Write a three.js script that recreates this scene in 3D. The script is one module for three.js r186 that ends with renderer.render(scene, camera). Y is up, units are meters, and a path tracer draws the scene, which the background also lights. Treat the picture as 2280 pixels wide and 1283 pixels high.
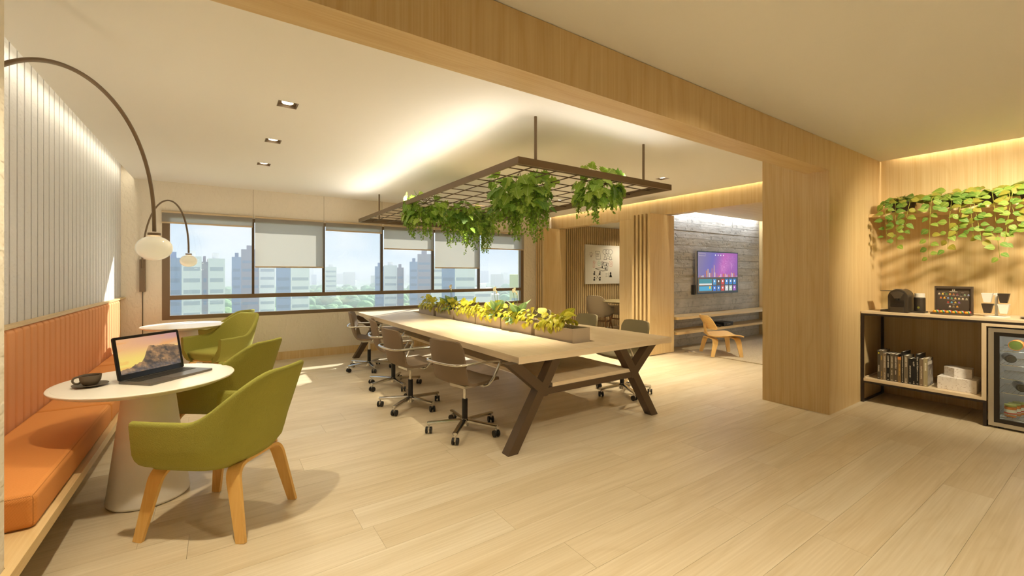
import * as THREE from 'three';
import { RoundedBoxGeometry } from 'three/addons/geometries/RoundedBoxGeometry.js';
import { mergeGeometries } from 'three/addons/utils/BufferGeometryUtils.js';
import { RectAreaLightUniformsLib } from 'three/addons/lights/RectAreaLightUniformsLib.js';

// ---------------------------------------------------------------- camera, sky, sun, exposure
const scene = new THREE.Scene();
const renderer = new THREE.WebGLRenderer({ antialias: true });
renderer.toneMapping = THREE.LinearToneMapping;
renderer.toneMappingExposure = 1.0;
renderer.shadowMap.enabled = true;
RectAreaLightUniformsLib.init();

const FPX = 958, YAW = Math.atan2(650, 958);
const camera = new THREE.PerspectiveCamera(2 * Math.atan(641.5 / FPX) * 180 / Math.PI, 2280 / 1283, 0.05, 8000);
camera.position.set(0, 1.4, 0);
camera.rotation.set(0, -YAW, 0);
camera.setViewOffset(2280, 1283, 0, 32.5, 2280, 1283);   // lens shift: the horizon lies 32.5 px above the middle

// seeded random numbers and noise
let seed = 12345;
function rnd(a = 0, b = 1) { seed = (seed * 1664525 + 1013904223) >>> 0; return a + (b - a) * seed / 4294967296; }
function reseed(s) { seed = s >>> 0; }
function hash(x, y) { let h = (x * 374761393 + y * 668265263) | 0; h = Math.imul(h ^ (h >>> 13), 1274126177); return ((h ^ (h >>> 16)) >>> 0) / 4294967296; }
function vnoise(x, y, px = 1 << 20, py = 1 << 20) {
  const ix = Math.floor(x), iy = Math.floor(y), fx = x - ix, fy = y - iy;
  const sx = fx * fx * (3 - 2 * fx), sy = fy * fy * (3 - 2 * fy), m = (a, n) => ((a % n) + n) % n;
  const a = hash(m(ix, px), m(iy, py)), b = hash(m(ix + 1, px), m(iy, py)), c = hash(m(ix, px), m(iy + 1, py)), d = hash(m(ix + 1, px), m(iy + 1, py));
  return a + (b - a) * sx + (c - a) * sy + (a - b - c + d) * sx * sy;
}
function fbm(x, y, o = 4, px, py) { let s = 0, a = .5, n = 0; for (let i = 0; i < o; i++) { s += a * vnoise(x, y, px, py); n += a; a *= .5; x *= 2; y *= 2; if (px) { px *= 2; py *= 2; } } return s / n; }
const clamp = (x, a = 0, b = 1) => Math.min(b, Math.max(a, x));
const sstep = (a, b, x) => { const t = clamp((x - a) / (b - a)); return t * t * (3 - 2 * t); };
const lerp = (a, b, t) => a + (b - a) * t;

// sky: pale blue with white cumulus low down
{
  const W = 1024, Hh = 512, d = new Float32Array(W * Hh * 4);
  for (let j = 0; j < Hh; j++) for (let i = 0; i < W; i++) {
    const e = ((j + .5) / Hh - .5) * Math.PI, a = (i + .5) / W * Math.PI * 2, s = Math.max(0, Math.sin(e));
    let c = [lerp(.74, .34, Math.pow(s, .5)), lerp(.81, .55, Math.pow(s, .5)), lerp(.88, .86, Math.pow(s, .5))];
    const n = fbm(a * 14 / Math.PI / 2 * 3, e * 13 + 40, 5, 42, 1 << 20);
    const cl = sstep(.5, .72, n + .1 * (1 - s)) * sstep(-.02, .06, e) * .85;
    c = c.map((v, k) => lerp(v, [.93, .92, .93][k], cl));
    if (e < 0) c = [.60, .66, .68];
    d.set([...c, 1], (j * W + i) * 4);
  }
  const t = new THREE.DataTexture(d, W, Hh, THREE.RGBAFormat, THREE.FloatType);
  t.mapping = THREE.EquirectangularReflectionMapping; t.magFilter = THREE.LinearFilter; t.needsUpdate = true;
  scene.background = t; scene.backgroundIntensity = 1.2;
}
// sun: through the long window, from the right
const sun = new THREE.DirectionalLight(new THREE.Color().setRGB(1, .93, .84), 12.0);
sun.position.set(11.5 + 2, 9.3 + 1, -10 - 6); sun.target.position.set(2, 1, -6);
sun.castShadow = true; sun.shadow.radius = 2; sun.shadow.mapSize.set(2048, 2048);
Object.assign(sun.shadow.camera, { left: -9, right: 9, top: 9, bottom: -9, near: .5, far: 40 });
scene.add(sun, sun.target);

const WARM = new THREE.Color().setRGB(1, .87, .62), COVE = new THREE.Color().setRGB(1, .91, .70), COOL = new THREE.Color().setRGB(.86, .93, 1);
function area(w, h, color, intensity, pos, target) {
  const l = new THREE.RectAreaLight(color, intensity, w, h); l.position.set(...pos); l.lookAt(...target); scene.add(l); return l;
}
function spot(color, cd, pos, target, angle = .7, pen = .7, rad = 1.5) {
  const l = new THREE.SpotLight(color, cd, 0, angle, pen, 2); l.position.set(...pos); l.target.position.set(...target);
  l.castShadow = true; l.shadow.radius = rad; scene.add(l, l.target); return l;
}

// ---------------------------------------------------------------- helpers
const used = {};
function numbered(n) { used[n] = (used[n] || 0) + 1; return used[n] === 1 ? n : n + '_' + String(used[n] - 1).padStart(3, '0'); }
function M(name, geo, mat, parent) {
  if (Array.isArray(geo)) geo = merge(geo);
  const m = new THREE.Mesh(geo, mat); m.castShadow = m.receiveShadow = true;
  if (parent) { m.name = name; parent.add(m); } else { m.name = numbered(name); scene.add(m); }
  return m;
}
function tag(o, label, category, group) { o.userData.label = label; if (category) o.userData.category = category; if (group) o.userData.group = group; return o; }
function thing(name, label, category, pos = [0, 0, 0], turn = 0, group) {
  const o = new THREE.Group(); o.name = numbered(name); o.position.set(...pos); o.rotation.y = turn; scene.add(o);
  return tag(o, label, category, group);
}
function struct(name, label, geo, mat) {
  let o;
  if (geo) o = M(name, geo, mat); else { o = new THREE.Group(); o.name = numbered(name); scene.add(o); }
  o.userData.kind = 'structure'; o.userData.label = label; return o;
}
function clone(root, pos, turn, label, group) {
  const r = root.clone(); r.userData = { ...root.userData }; r.name = numbered(root.name.replace(/_\d{3}$/, '')); r.position.set(...pos); r.rotation.y = turn; scene.add(r);
  if (label) r.userData.label = label; if (group) r.userData.group = group; return r;
}
function merge(list) {
  const g = list.map(x => { const y = x.index ? x.toNonIndexed() : x.clone(); for (const k of Object.keys(y.attributes)) if (!['position', 'normal', 'uv'].includes(k)) y.deleteAttribute(k); if (!y.attributes.uv) y.setAttribute('uv', new THREE.BufferAttribute(new Float32Array(y.attributes.position.count * 2), 2)); return y; });
  return mergeGeometries(g);
}
// uv in metres, u along the grain axis
function muv(geo, grain = 'x', ou = 0, ov = 0) {
  const g = geo, p = g.attributes.position, n = g.attributes.normal, uv = new Float32Array(p.count * 2), gi = 'xyz'.indexOf(grain);
  for (let i = 0; i < p.count; i++) {
    const P = [p.getX(i), p.getY(i), p.getZ(i)], N = [Math.abs(n.getX(i)), Math.abs(n.getY(i)), Math.abs(n.getZ(i))];
    const f = N[0] >= N[1] && N[0] >= N[2] ? 0 : N[1] >= N[2] ? 1 : 2;
    const rest = [0, 1, 2].filter(k => k !== f);
    let ui = gi === f ? rest[0] : gi, vi = rest.find(k => k !== ui);
    uv[2 * i] = P[ui] + ou; uv[2 * i + 1] = P[vi] + ov + f * .37;
  }
  g.setAttribute('uv', new THREE.BufferAttribute(uv, 2)); return g;
}
// box from corner to corner
function bx(x0, x1, y0, y1, z0, z1, grain = 'x', ou = 0, ov = 0, r = 0) {
  const w = Math.abs(x1 - x0), h = Math.abs(y1 - y0), d = Math.abs(z1 - z0);
  let g = r ? new RoundedBoxGeometry(w, h, d, 2, r) : new THREE.BoxGeometry(w, h, d);
  g.translate((x0 + x1) / 2, (y0 + y1) / 2, (z0 + z1) / 2);
  return muv(g, grain, ou, ov);
}
const V = (x, y, z) => new THREE.Vector3(x, y, z);
function cyl(a, b, r0, r1 = r0, seg = 16, open = false) {
  const A = V(...a), B = V(...b), d = B.clone().sub(A), L = d.length();
  const g = new THREE.CylinderGeometry(r1, r0, L, seg, 1, open); g.translate(0, L / 2, 0);
  g.applyQuaternion(new THREE.Quaternion().setFromUnitVectors(V(0, 1, 0), d.normalize())); g.translate(...a); return g;
}
function bar(a, b, w, h, up = [0, 1, 0]) {   // square bar between two points
  const A = V(...a), B = V(...b), d = B.clone().sub(A), L = d.length(), g = new THREE.BoxGeometry(w, h, L);
  const m = new THREE.Matrix4().lookAt(B, A, V(...up)); g.applyMatrix4(m); g.translate((a[0] + b[0]) / 2, (a[1] + b[1]) / 2, (a[2] + b[2]) / 2); return g;
}
function tube(pts, r, seg = 32, rs = 8, closed = false, tension = .5) { return new THREE.TubeGeometry(new THREE.CatmullRomCurve3(pts.map(p => V(...p)), closed, 'catmullrom', tension), seg, r, rs, closed); }
function lathe(pts, seg = 40) { return new THREE.LatheGeometry(pts.map(p => new THREE.Vector2(p[0], p[1])), seg); }
function T(g, x = 0, y = 0, z = 0, ry = 0, rx = 0, rz = 0) { if (rx) g.rotateX(rx); if (rz) g.rotateZ(rz); if (ry) g.rotateY(ry); g.translate(x, y, z); return g; }
// a sheet with thickness over a grid of points fn(u, v), u and v from 0 to 1
function sheet(fn, nu, nv, th) {
  const P = [], N = [], e = 1e-3;
  for (let j = 0; j <= nv; j++) for (let i = 0; i <= nu; i++) {
    const u = i / nu, v = j / nv, p = fn(u, v);
    const a = fn(Math.min(1, u + e), v).sub(fn(Math.max(0, u - e), v)), b = fn(u, Math.min(1, v + e)).sub(fn(u, Math.max(0, v - e)));
    const n = a.cross(b); if (n.lengthSq() < 1e-18) n.set(0, 1, 0); n.normalize(); P.push(p); N.push(n);
  }
  const pos = [], idx = [], uv = [], W = nu + 1, C = W * (nv + 1);
  for (const s of [.5, -.5]) for (let k = 0; k < C; k++) { const q = P[k].clone().addScaledVector(N[k], s * th); pos.push(q.x, q.y, q.z); uv.push((k % W) / nu, Math.floor(k / W) / nv); }
  for (let j = 0; j < nv; j++) for (let i = 0; i < nu; i++) { const a = j * W + i; idx.push(a, a + 1, a + W, a + 1, a + W + 1, a + W); idx.push(C + a, C + a + W, C + a + 1, C + a + 1, C + a + W, C + a + W + 1); }
  const rim = []; for (let i = 0; i < nu; i++) rim.push(i); for (let j = 0; j < nv; j++) rim.push(j * W + nu); for (let i = nu; i > 0; i--) rim.push(nv * W + i); for (let j = nv; j > 0; j--) rim.push(j * W);
  const base = pos.length / 3;
  for (const k of rim) { for (const o of [0, C]) pos.push(pos[3 * (k + o)], pos[3 * (k + o) + 1], pos[3 * (k + o) + 2]), uv.push(0, 0); }
  for (let k = 0; k < rim.length; k++) { const a = base + 2 * k, b = base + 2 * ((k + 1) % rim.length); idx.push(a, a + 1, b, b, a + 1, b + 1); }
  const g = new THREE.BufferGeometry(); g.setAttribute('position', new THREE.Float32BufferAttribute(pos, 3)); g.setAttribute('uv', new THREE.Float32BufferAttribute(uv, 2)); g.setIndex(idx); g.computeVertexNormals(); return g;
}
// bent flat strap along a polyline with rounded corners; width direction wd
function strap(pts, wd, width, th, rad = .05, seg = 6) {
  const out = [V(...pts[0])];
  for (let i = 1; i < pts.length - 1; i++) {
    const A = V(...pts[i - 1]), B = V(...pts[i]), C = V(...pts[i + 1]), a = A.clone().sub(B), c = C.clone().sub(B), r = Math.min(rad, a.length() * .45, c.length() * .45);
    const p = B.clone().addScaledVector(a.normalize(), r), q = B.clone().addScaledVector(c.normalize(), r);
    for (let k = 0; k <= seg; k++) { const t = k / seg; out.push(p.clone().multiplyScalar((1 - t) * (1 - t)).addScaledVector(B, 2 * t * (1 - t)).addScaledVector(q, t * t)); }
  }
  out.push(V(...pts[pts.length - 1]));
  const L = [0]; for (let i = 1; i < out.length; i++) L.push(L[i - 1] + out[i].distanceTo(out[i - 1]));
  const W = V(...wd).normalize(), tot = L[L.length - 1], wf = typeof width === 'function' ? width : () => width;
  return sheet((u, v) => { const i0 = Math.min(out.length - 2, Math.floor(v * (out.length - 1) + 1e-9)), f = v * (out.length - 1) - i0; const p = out[i0].clone().lerp(out[i0 + 1], f); return p.addScaledVector(W, (u - .5) * wf((lerp(L[i0], L[i0 + 1], f)) / tot)); }, 1, out.length - 1, th);
}
function extr(shape, depth, bevel = 0) { return new THREE.ExtrudeGeometry(shape, { depth, bevelEnabled: bevel > 0, bevelThickness: bevel, bevelSize: bevel, bevelSegments: 2, curveSegments: 10 }); }
function rshape(w, h, r, cx = 0, cy = 0) {
  const s = new THREE.Shape(), x = cx - w / 2, y = cy - h / 2; s.moveTo(x + r, y); s.lineTo(x + w - r, y); s.quadraticCurveTo(x + w, y, x + w, y + r); s.lineTo(x + w, y + h - r); s.quadraticCurveTo(x + w, y + h, x + w - r, y + h); s.lineTo(x + r, y + h); s.quadraticCurveTo(x, y + h, x, y + h - r); s.lineTo(x, y + r); s.quadraticCurveTo(x, y, x + r, y); return s;
}
function slab(x0, x1, z0, z1, y0, y1, holes = []) {   // horizontal slab with rectangular holes
  const s = new THREE.Shape([new THREE.Vector2(x0, -z0), new THREE.Vector2(x1, -z0), new THREE.Vector2(x1, -z1), new THREE.Vector2(x0, -z1)]);
  for (const [a, b, c, d] of holes) s.holes.push(new THREE.Path([new THREE.Vector2(a, -c), new THREE.Vector2(a, -d), new THREE.Vector2(b, -d), new THREE.Vector2(b, -c)]));
  const g = extr(s, y1 - y0); g.rotateX(-Math.PI / 2); g.translate(0, y0, 0); return muv(g, 'x');
}

// ---------------------------------------------------------------- textures and materials
function dataTex(w, h, fn, srgb = true, rep) {
  const d = new Uint8Array(w * h * 4);
  for (let j = 0; j < h; j++) for (let i = 0; i < w; i++) { const c = fn(i / w, j / h); const o = (j * w + i) * 4; d[o] = clamp(c[0]) * 255; d[o + 1] = clamp(c[1]) * 255; d[o + 2] = clamp(c[2]) * 255; d[o + 3] = 255; }
  const t = new THREE.DataTexture(d, w, h); t.wrapS = t.wrapT = THREE.RepeatWrapping; t.magFilter = THREE.LinearFilter; if (srgb) t.colorSpace = THREE.SRGBColorSpace;
  if (rep) t.repeat.set(1 / rep[0], 1 / rep[1]); t.needsUpdate = true; return t;
}
function canvasTex(w, h, draw) { const c = document.createElement('canvas'); c.width = w; c.height = h; draw(c.getContext('2d'), w, h); const t = new THREE.CanvasTexture(c); t.colorSpace = THREE.SRGBColorSpace; return t; }
const mix3 = (a, b, t) => [lerp(a[0], b[0], t), lerp(a[1], b[1], t), lerp(a[2], b[2], t)];
const hex = h => [(h >> 16) / 255, ((h >> 8) & 255) / 255, (h & 255) / 255];
function woodTex(light, dark, o = {}) {
  const { W = 512, H = 1024, L = 2.4, B = 1.2, fine = 170, med = 34, cath = .35, rings = 7, s = 0 } = o;
  return dataTex(W, H, (u, v) => {
    const warp = fbm(u * 3 + s, v * 4, 3, 3 * 1, 4);
    const f = vnoise(u * 6 + s, v * fine, 6, fine), f2 = vnoise(u * 22, v * fine * 2, 22, fine * 2), m = fbm(u * 3, v * med + s * 3, 3, 3, med);
    const ring = Math.abs(((v * rings + (warp - .5) * 2.6 + .1 * Math.sin(u * Math.PI * 2)) % 1 + 1) % 1 - .5) * 2;
    let t = .38 * f + .14 * f2 + .34 * m + cath * (Math.pow(ring, 3) - .3);
    return mix3(light, dark, clamp(t));
  }, true, [L, B]);
}
const texWall = woodTex(hex(0xe0c99a), hex(0xcaa770), { cath: .22, rings: 9, fine: 220 });
const texFloor = woodTex(hex(0xded2bc), hex(0xc4b394), { cath: .24, rings: 5, fine: 150, med: 30, s: 7, L: 2.0, B: 1.0 });
const texTable = woodTex(hex(0xead8bb), hex(0xd4bc97), { cath: .22, rings: 6, fine: 120, med: 26, s: 13 });
const texPly = woodTex(hex(0xf0cf90), hex(0xe2b46c), { W: 256, H: 256, cath: .25, rings: 5, fine: 60, s: 3, L: .8, B: .4 });
const bumpPlaster = dataTex(512, 512, (u, v) => { const n = fbm(u * 12, v * 12, 5, 12, 12), k = fbm(u * 40, v * 24, 3, 40, 24); const t = .6 * n + .4 * sstep(.35, .65, k); return [t, t, t]; }, false, [1.2, 1.2]);
const bumpFelt = dataTex(256, 256, (u, v) => { const n = vnoise(u * 90, v * 90, 90, 90) * .6 + vnoise(u * 40, v * 40, 40, 40) * .4; return [n, n, n]; }, false, [.16, .16]);
const bumpWeave = dataTex(256, 256, (u, v) => { const a = Math.sin(u * 64 * Math.PI) * Math.sin(v * 64 * Math.PI), n = .5 + .35 * a + .15 * vnoise(u * 128, v * 128, 128, 128); return [n, n, n]; }, false, [.2, .2]);
const texConc = dataTex(512, 512, (u, v) => {
  const n = fbm(u * 5, v * 5, 6, 5, 5), f = fbm(u * 24, v * 60, 3, 24, 60), spot = sstep(.70, .80, fbm(u * 26, v * 26, 2, 26, 26)) * .35;
  const t = .42 + .42 * (n - .5) * 1.2 + .22 * (f - .5) - spot * .5; return mix3(hex(0x7c7a76), hex(0xdcd8d2), clamp(t + .25));
}, true, [1.6, 1.6]);
const bumpConc = dataTex(512, 512, (u, v) => { const n = fbm(u * 10, v * 30, 5, 10, 30), spot = sstep(.68, .8, fbm(u * 26, v * 26, 2, 26, 26)); const t = n - .5 * spot; return [t, t, t]; }, false, [1.6, 1.6]);
const texRug = dataTex(256, 256, (u, v) => mix3(hex(0xb9a88c), hex(0xd9cbb2), fbm(u * 40, v * 60, 3, 40, 60)), true, [.6, .6]);
const texTerr = dataTex(256, 256, (u, v) => { const n = fbm(u * 34, v * 34, 2, 34, 34), m = fbm(u * 12 + 3, v * 12, 3, 12, 12); return mix3(mix3(hex(0xeee8e2), hex(0xe2dad2), m), hex(0xcabcb2), sstep(.68, .76, n)); }, true, [.3, .3]);

function std(color, rough = .6, metal = 0, ex = {}) { return new THREE.MeshStandardMaterial({ color, roughness: rough, metalness: metal, ...ex }); }
const lin = (r, g, b) => new THREE.Color().setRGB(r, g, b);
const mat = {
  ceil: std(0xeceae5, .9), plaster: std(0xe2d9c8, .92, 0, { bumpMap: bumpPlaster, bumpScale: .006 }),
  board: std(0xd2d0d0, .7, 0, { bumpMap: bumpPlaster, bumpScale: .004 }), boardBack: std(0x75603e, .8),
  wood: std(0xffffff, .45, 0, { map: texWall }),
  table: std(0xffffff, .42, 0, { map: texTable }), ply: std(0xffffff, .4, 0, { map: texPly }),
  conc: std(0xffffff, .85, 0, { map: texConc, bumpMap: bumpConc, bumpScale: .006 }), concB: std(0xe2e2e2, .85, 0, { map: texConc, bumpMap: bumpConc, bumpScale: .006 }), concC: std(0xf6f2ea, .85, 0, { map: texConc, bumpMap: bumpConc, bumpScale: .006 }),
  bronze: std(0x7a6750, .45, .25), frame: std(0x57442f, .5, .15), black: std(0x18140f, .5), blackMetal: std(0x3a3029, .42, .5), steel: std(0xc9c5bd, .28, .9), chrome: std(0xd8d6d0, .14, 1),
  white: std(0xf1ece4, .45), whiteTop: std(0xf0e9de, .32), green: std(0xa3a046, .95, 0, { bumpMap: bumpFelt, bumpScale: .0025 }), orange: std(0xd98f49, .9, 0, { bumpMap: bumpWeave, bumpScale: .0012 }), orangeBack: std(0xdf9c68, .9, 0, { bumpMap: bumpWeave, bumpScale: .0012 }),
  chairLeg: std(0xfff4d8, .42, 0, { map: texPly }), taupe: std(0x806c55, .72, 0, { bumpMap: bumpWeave, bumpScale: .0006 }), taupeDark: std(0x4f463c, .8), beige: std(0xc9bba6, .9, 0, { bumpMap: bumpFelt, bumpScale: .001 }), olive: std(0xa2987a, .9, 0, { bumpMap: bumpWeave, bumpScale: .0014 }),
  pot: std(0xb5a48c, .6), soil: std(0x3a2c20, .95), rug: std(0xffffff, .98, 0, { map: texRug, bumpMap: bumpFelt, bumpScale: .004 }), terr: std(0xffffff, .55, 0, { map: texTerr }),
  glass: new THREE.MeshPhysicalMaterial({ color: 0xf7fbfb, roughness: 0, transmission: 1, thickness: 0, ior: 1.45 }),
  blind: new THREE.MeshPhysicalMaterial({ color: 0xc2bdb4, roughness: .84, transmission: .6, thickness: 0, side: THREE.DoubleSide, specularIntensity: .2 }),
  bar: std(0xc9b594, .5), gap: std(0x6a5238, .9),
};
const floorMats = [0xffffff, 0xfcf9f4, 0xfefbf6, 0xf9f6f0].map(c => std(c, .38, 0, { map: texFloor }));
const emis = (r, g, b) => new THREE.MeshStandardMaterial({ color: 0x000000, emissive: lin(r, g, b), roughness: .6 });
const ledMat = emis(3, 2.5, 1.6);

// ---------------------------------------------------------------- room
const H = 2.715, ZW = -7.874, XL = -1.123, XR = 6.46, ZB = 3.0;
// floor: boards running along x
{
  const fl = struct('floor', 'pale oak plank floor running through the whole room');
  M('subfloor', bx(-1.5, 10.5, -.16, -.014, ZW - .3, ZB + .2), mat.gap, fl);
  const rest = [];
  reseed(77); const bw = .235; let row = 0;
  for (let z = ZB; z > ZW - .1; z -= bw, row++) {
    const len = 1.83; let x = -1.4 - rnd(0, len), k = 0;
    while (x < 10.4) {
      const x0 = Math.max(x, -1.4), x1 = Math.min(x + len, 10.4);
      if (x1 - x0 > .02) {
        const g = bx(x0 + .0006, x1 - .0006, -.014, 0, z - bw + .0006, z - .0006, 'x', rnd(0, 2), rnd(0, 1));
        const seen = z < .3 && !(x0 > 6.7 && z - bw > -2.4) && !(x1 < 2 && z > -1.2);
        const m = floorMats[Math.floor(rnd(0, 4))];
        if (seen) M('plank', g, m, fl); else rest.push(g);
      }
      x += len; k++;
    }
  }
  M('other_planks', rest, floorMats[0], fl).userData.kind = 'stuff';
}
// ceiling with square cut-outs for the downlights
const DL = [[.436, -3.76], [.436, -4.87], [.436, -5.97], [5.08, -3.77], [5.08, -4.87], [5.08, -5.95], [2.86, -4.22], [2.86, -4.62], [-.15, -2.3], [1.3, -.75], [2.6, -.15], [4.0, .75], [5.0, -.1], [.2, .9], [2.2, 1.6]];
struct('ceiling', 'smooth cream painted ceiling with square recessed downlights', [slab(-.99, 6.42, ZB, ZW, H, H + .09, DL.map(([x, z]) => [x - .07, x + .07, z + .07, z - .07])), bx(-1.4, 6.9, H + .21, H + .3, ZW - .25, ZB + .2)], mat.ceil);
// walls
struct('wall_left', 'left wall with pale vertical boards above the bench');
{
  const w = scene.children[scene.children.length - 1];
  M('backing', bx(XL - .2, XL - .02, 0, H + .25, ZW - .2, ZB), mat.boardBack, w);
  reseed(5); const bw = .13;
  for (let z = -2.30, k = 0; z > ZW + .02; z -= bw, k++) M('panel_board', bx(XL - .02, XL, 1.075, H + .2, Math.max(z - bw + .020, ZW + .002), z, 'y', rnd(0, 3), rnd(0, 3)), mat.board, w);
  M('lower_panel', bx(XL - .02, XL - .002, 0, 1.07, ZW + .002, -2.39), mat.wood, w);
}
struct('trim_1', 'narrow wooden ledge along the top of the bench back', bx(XL, XL + .05, 1.055, 1.075, ZW + .005, -2.392, 'z'), mat.wood);
struct('wall_pilaster', 'plastered pier at the left edge of the view', bx(XL - .02, -.666, 0, H, -2.39, -1.757), mat.plaster);
{
  const s = new THREE.Shape([new THREE.Vector2(-1.4, 0), new THREE.Vector2(XR + .2, 0), new THREE.Vector2(XR + .2, H + .25), new THREE.Vector2(-1.4, H + .25)]);
  s.holes.push(new THREE.Path([new THREE.Vector2(-.686, .73), new THREE.Vector2(-.686, 2.26), new THREE.Vector2(5.66, 2.26), new THREE.Vector2(5.66, .73)]));
  const g = extr(s, .22); g.translate(0, 0, ZW - .22); muv(g, 'x');
  const w = struct('wall_window', 'cream textured plaster wall around the long window', null);
  M('plaster', g, mat.plaster, w);
  for (const x of [.43, 1.465, 2.46, 3.47, 4.51]) M('joint', bx(x - .002, x + .002, 2.262, H, ZW, ZW + .0012), mat.boardBack, w);
}
struct('baseboard_window', 'wooden skirting board under the long window', bx(-.72, 5.95, 0, .13, ZW, ZW + .015, 'y'), mat.wood);
struct('wall_back', 'plain wall behind the viewer', bx(-1.4, 6.9, 0, H + .25, ZB, ZB + .2), mat.plaster);
struct('wall_right', 'wood veneered wall behind the coffee counter', bx(XR, XR + .2, 0, H + .25, -2.39, ZB, 'y'), mat.wood);
// column and beam
struct('wall_column', 'wide wood clad column beside the coffee counter', bx(4.98, XR - .001, 0, H - .001, -2.39, -1.757, 'y', .4), mat.wood);
struct('trim_2', 'wood clad ceiling beam running across the room', [bx(XL - .02, 4.979, 2.42, H - .004, -1.962, -1.757, 'y', 1.1)], mat.wood);
// header over the two openings on the right
struct('trim_3', 'wood veneered header above the two openings', bx(XR, XR + .2, 2.432, H + .25, ZW, -2.391, 'y', .7), mat.wood);
struct('wall_between_openings', 'wood wall strip between slatted block and meeting room opening', bx(XR, XR + .2, 0, 2.431, -5.78, -5.09, 'y', .2), mat.wood);
function slatBlock(z0, z1, label, n) {
  const b = struct('wall_slat_block', label);
  M('panel', bx(6.0, 6.66, .012, 2.42, z0 - .05, z0, 'y', rnd(0, 2), rnd(0, 1)), mat.wood, b);
  M('core', bx(6.045, 6.655, .0, 2.41, z1, z0 - .05, 'y'), mat.gap, b);
  const pitch = (z0 - .05 - z1) / n;
  for (let k = 0; k < n; k++) M('slat', bx(5.995, 6.045, .012, 2.42, z0 - .05 - pitch * (k + 1) + .002, z0 - .05 - pitch * (k + .45), 'y', rnd(0, 2), rnd(0, 1)), mat.wood, b);
  return b;
}
slatBlock(-4.70, -5.08, 'wooden block with upright slats between lounge and meeting room', 4);
slatBlock(-7.58, -7.86, 'wooden block with upright slats next to the window', 3);
// meeting room behind
{
  const w = struct('wall_meeting_room', 'meeting room back wall of narrow vertical wooden slats');
  M('backing', bx(XR + .2, 10.5, 0, 2.8, -8.17, -7.97), mat.gap, w);
  for (let x = 6.72, k = 0; x < 9.6; x += .068, k++) M('slat', bx(x, x + .042, 0, 2.59, -7.97, -7.93, 'y', rnd(0, 2), rnd(0, 1)), mat.wood, w);
  struct('ceiling_meeting_room', 'cream ceiling of the meeting room', bx(XR + .2, 10.4, 2.595, 2.7, -7.97, -5.25), mat.ceil);
  struct('wall_meeting_side', 'side wall of the meeting room', bx(9.9, 10.1, 0, 2.7, -7.97, -5.2), mat.plaster);
}
// lounge
const ZC = -5.008;
{
  const w = struct('wall_concrete', 'board marked grey concrete wall behind the television');
  M('core', bx(6.66, 10.5, 0, 2.85, ZC - .2, ZC - .02), mat.conc, w);
  reseed(31); let y = 0;
  while (y < 2.84) {
    const h = rnd(.13, .165), y1 = Math.min(2.85, y + h); let x = 6.665;
    while (x < 10.28) { const x1 = Math.min(10.28, x + rnd(2.2, 4.5)), pr = rnd(0, .008); M('board_course', bx(x, x1 - .002, y + .002, y1 - .002, ZC - .02, ZC - pr, 'x', rnd(0, .12), rnd(0, .05)), [mat.conc, mat.concC][Math.floor(rnd(0, 2))], w); x = x1; }
    y = y1;
  }
  struct('ceiling_lounge', 'wood veneered ceiling of the lounge', bx(XR + .2, 10.28, 2.58, 2.68, ZC + .11, -1.6, 'x'), mat.wood);
  struct('trim_4', 'cove box above the lounge ceiling', [bx(XR + .2, 10.4, 2.84, 2.9, ZC - .02, -1.5)], mat.ceil);
  // side wall of the lounge with a tall window hidden from view by the column
  struct('wall_lounge_side', 'wooden side wall of the lounge', [bx(10.28, 10.45, 0, 2.85, ZC, -4.55, 'y'), bx(10.28, 10.45, 0, .3, -4.55, -2.1, 'y'), bx(10.28, 10.45, 2.4, 2.85, -4.55, -2.1, 'y'), bx(10.28, 10.45, 0, 2.85, -2.1, -1.5, 'y')], mat.wood);
  struct('wall_lounge_front', 'front wall of the lounge', bx(XR + .2, 10.45, 0, 2.85, -1.6, -1.4), mat.plaster);
  const w2 = struct('window_2', 'window in the side wall of the lounge');
  M('pane', bx(10.36, 10.366, .3, 2.4, -4.55, -2.1), mat.glass, w2);
  M('window_frame', [bx(10.34, 10.39, .3, .36, -4.55, -2.1), bx(10.34, 10.39, 2.34, 2.4, -4.55, -2.1), bx(10.34, 10.39, .3, 2.4, -3.36, -3.3)], mat.frame, w2);
}
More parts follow.
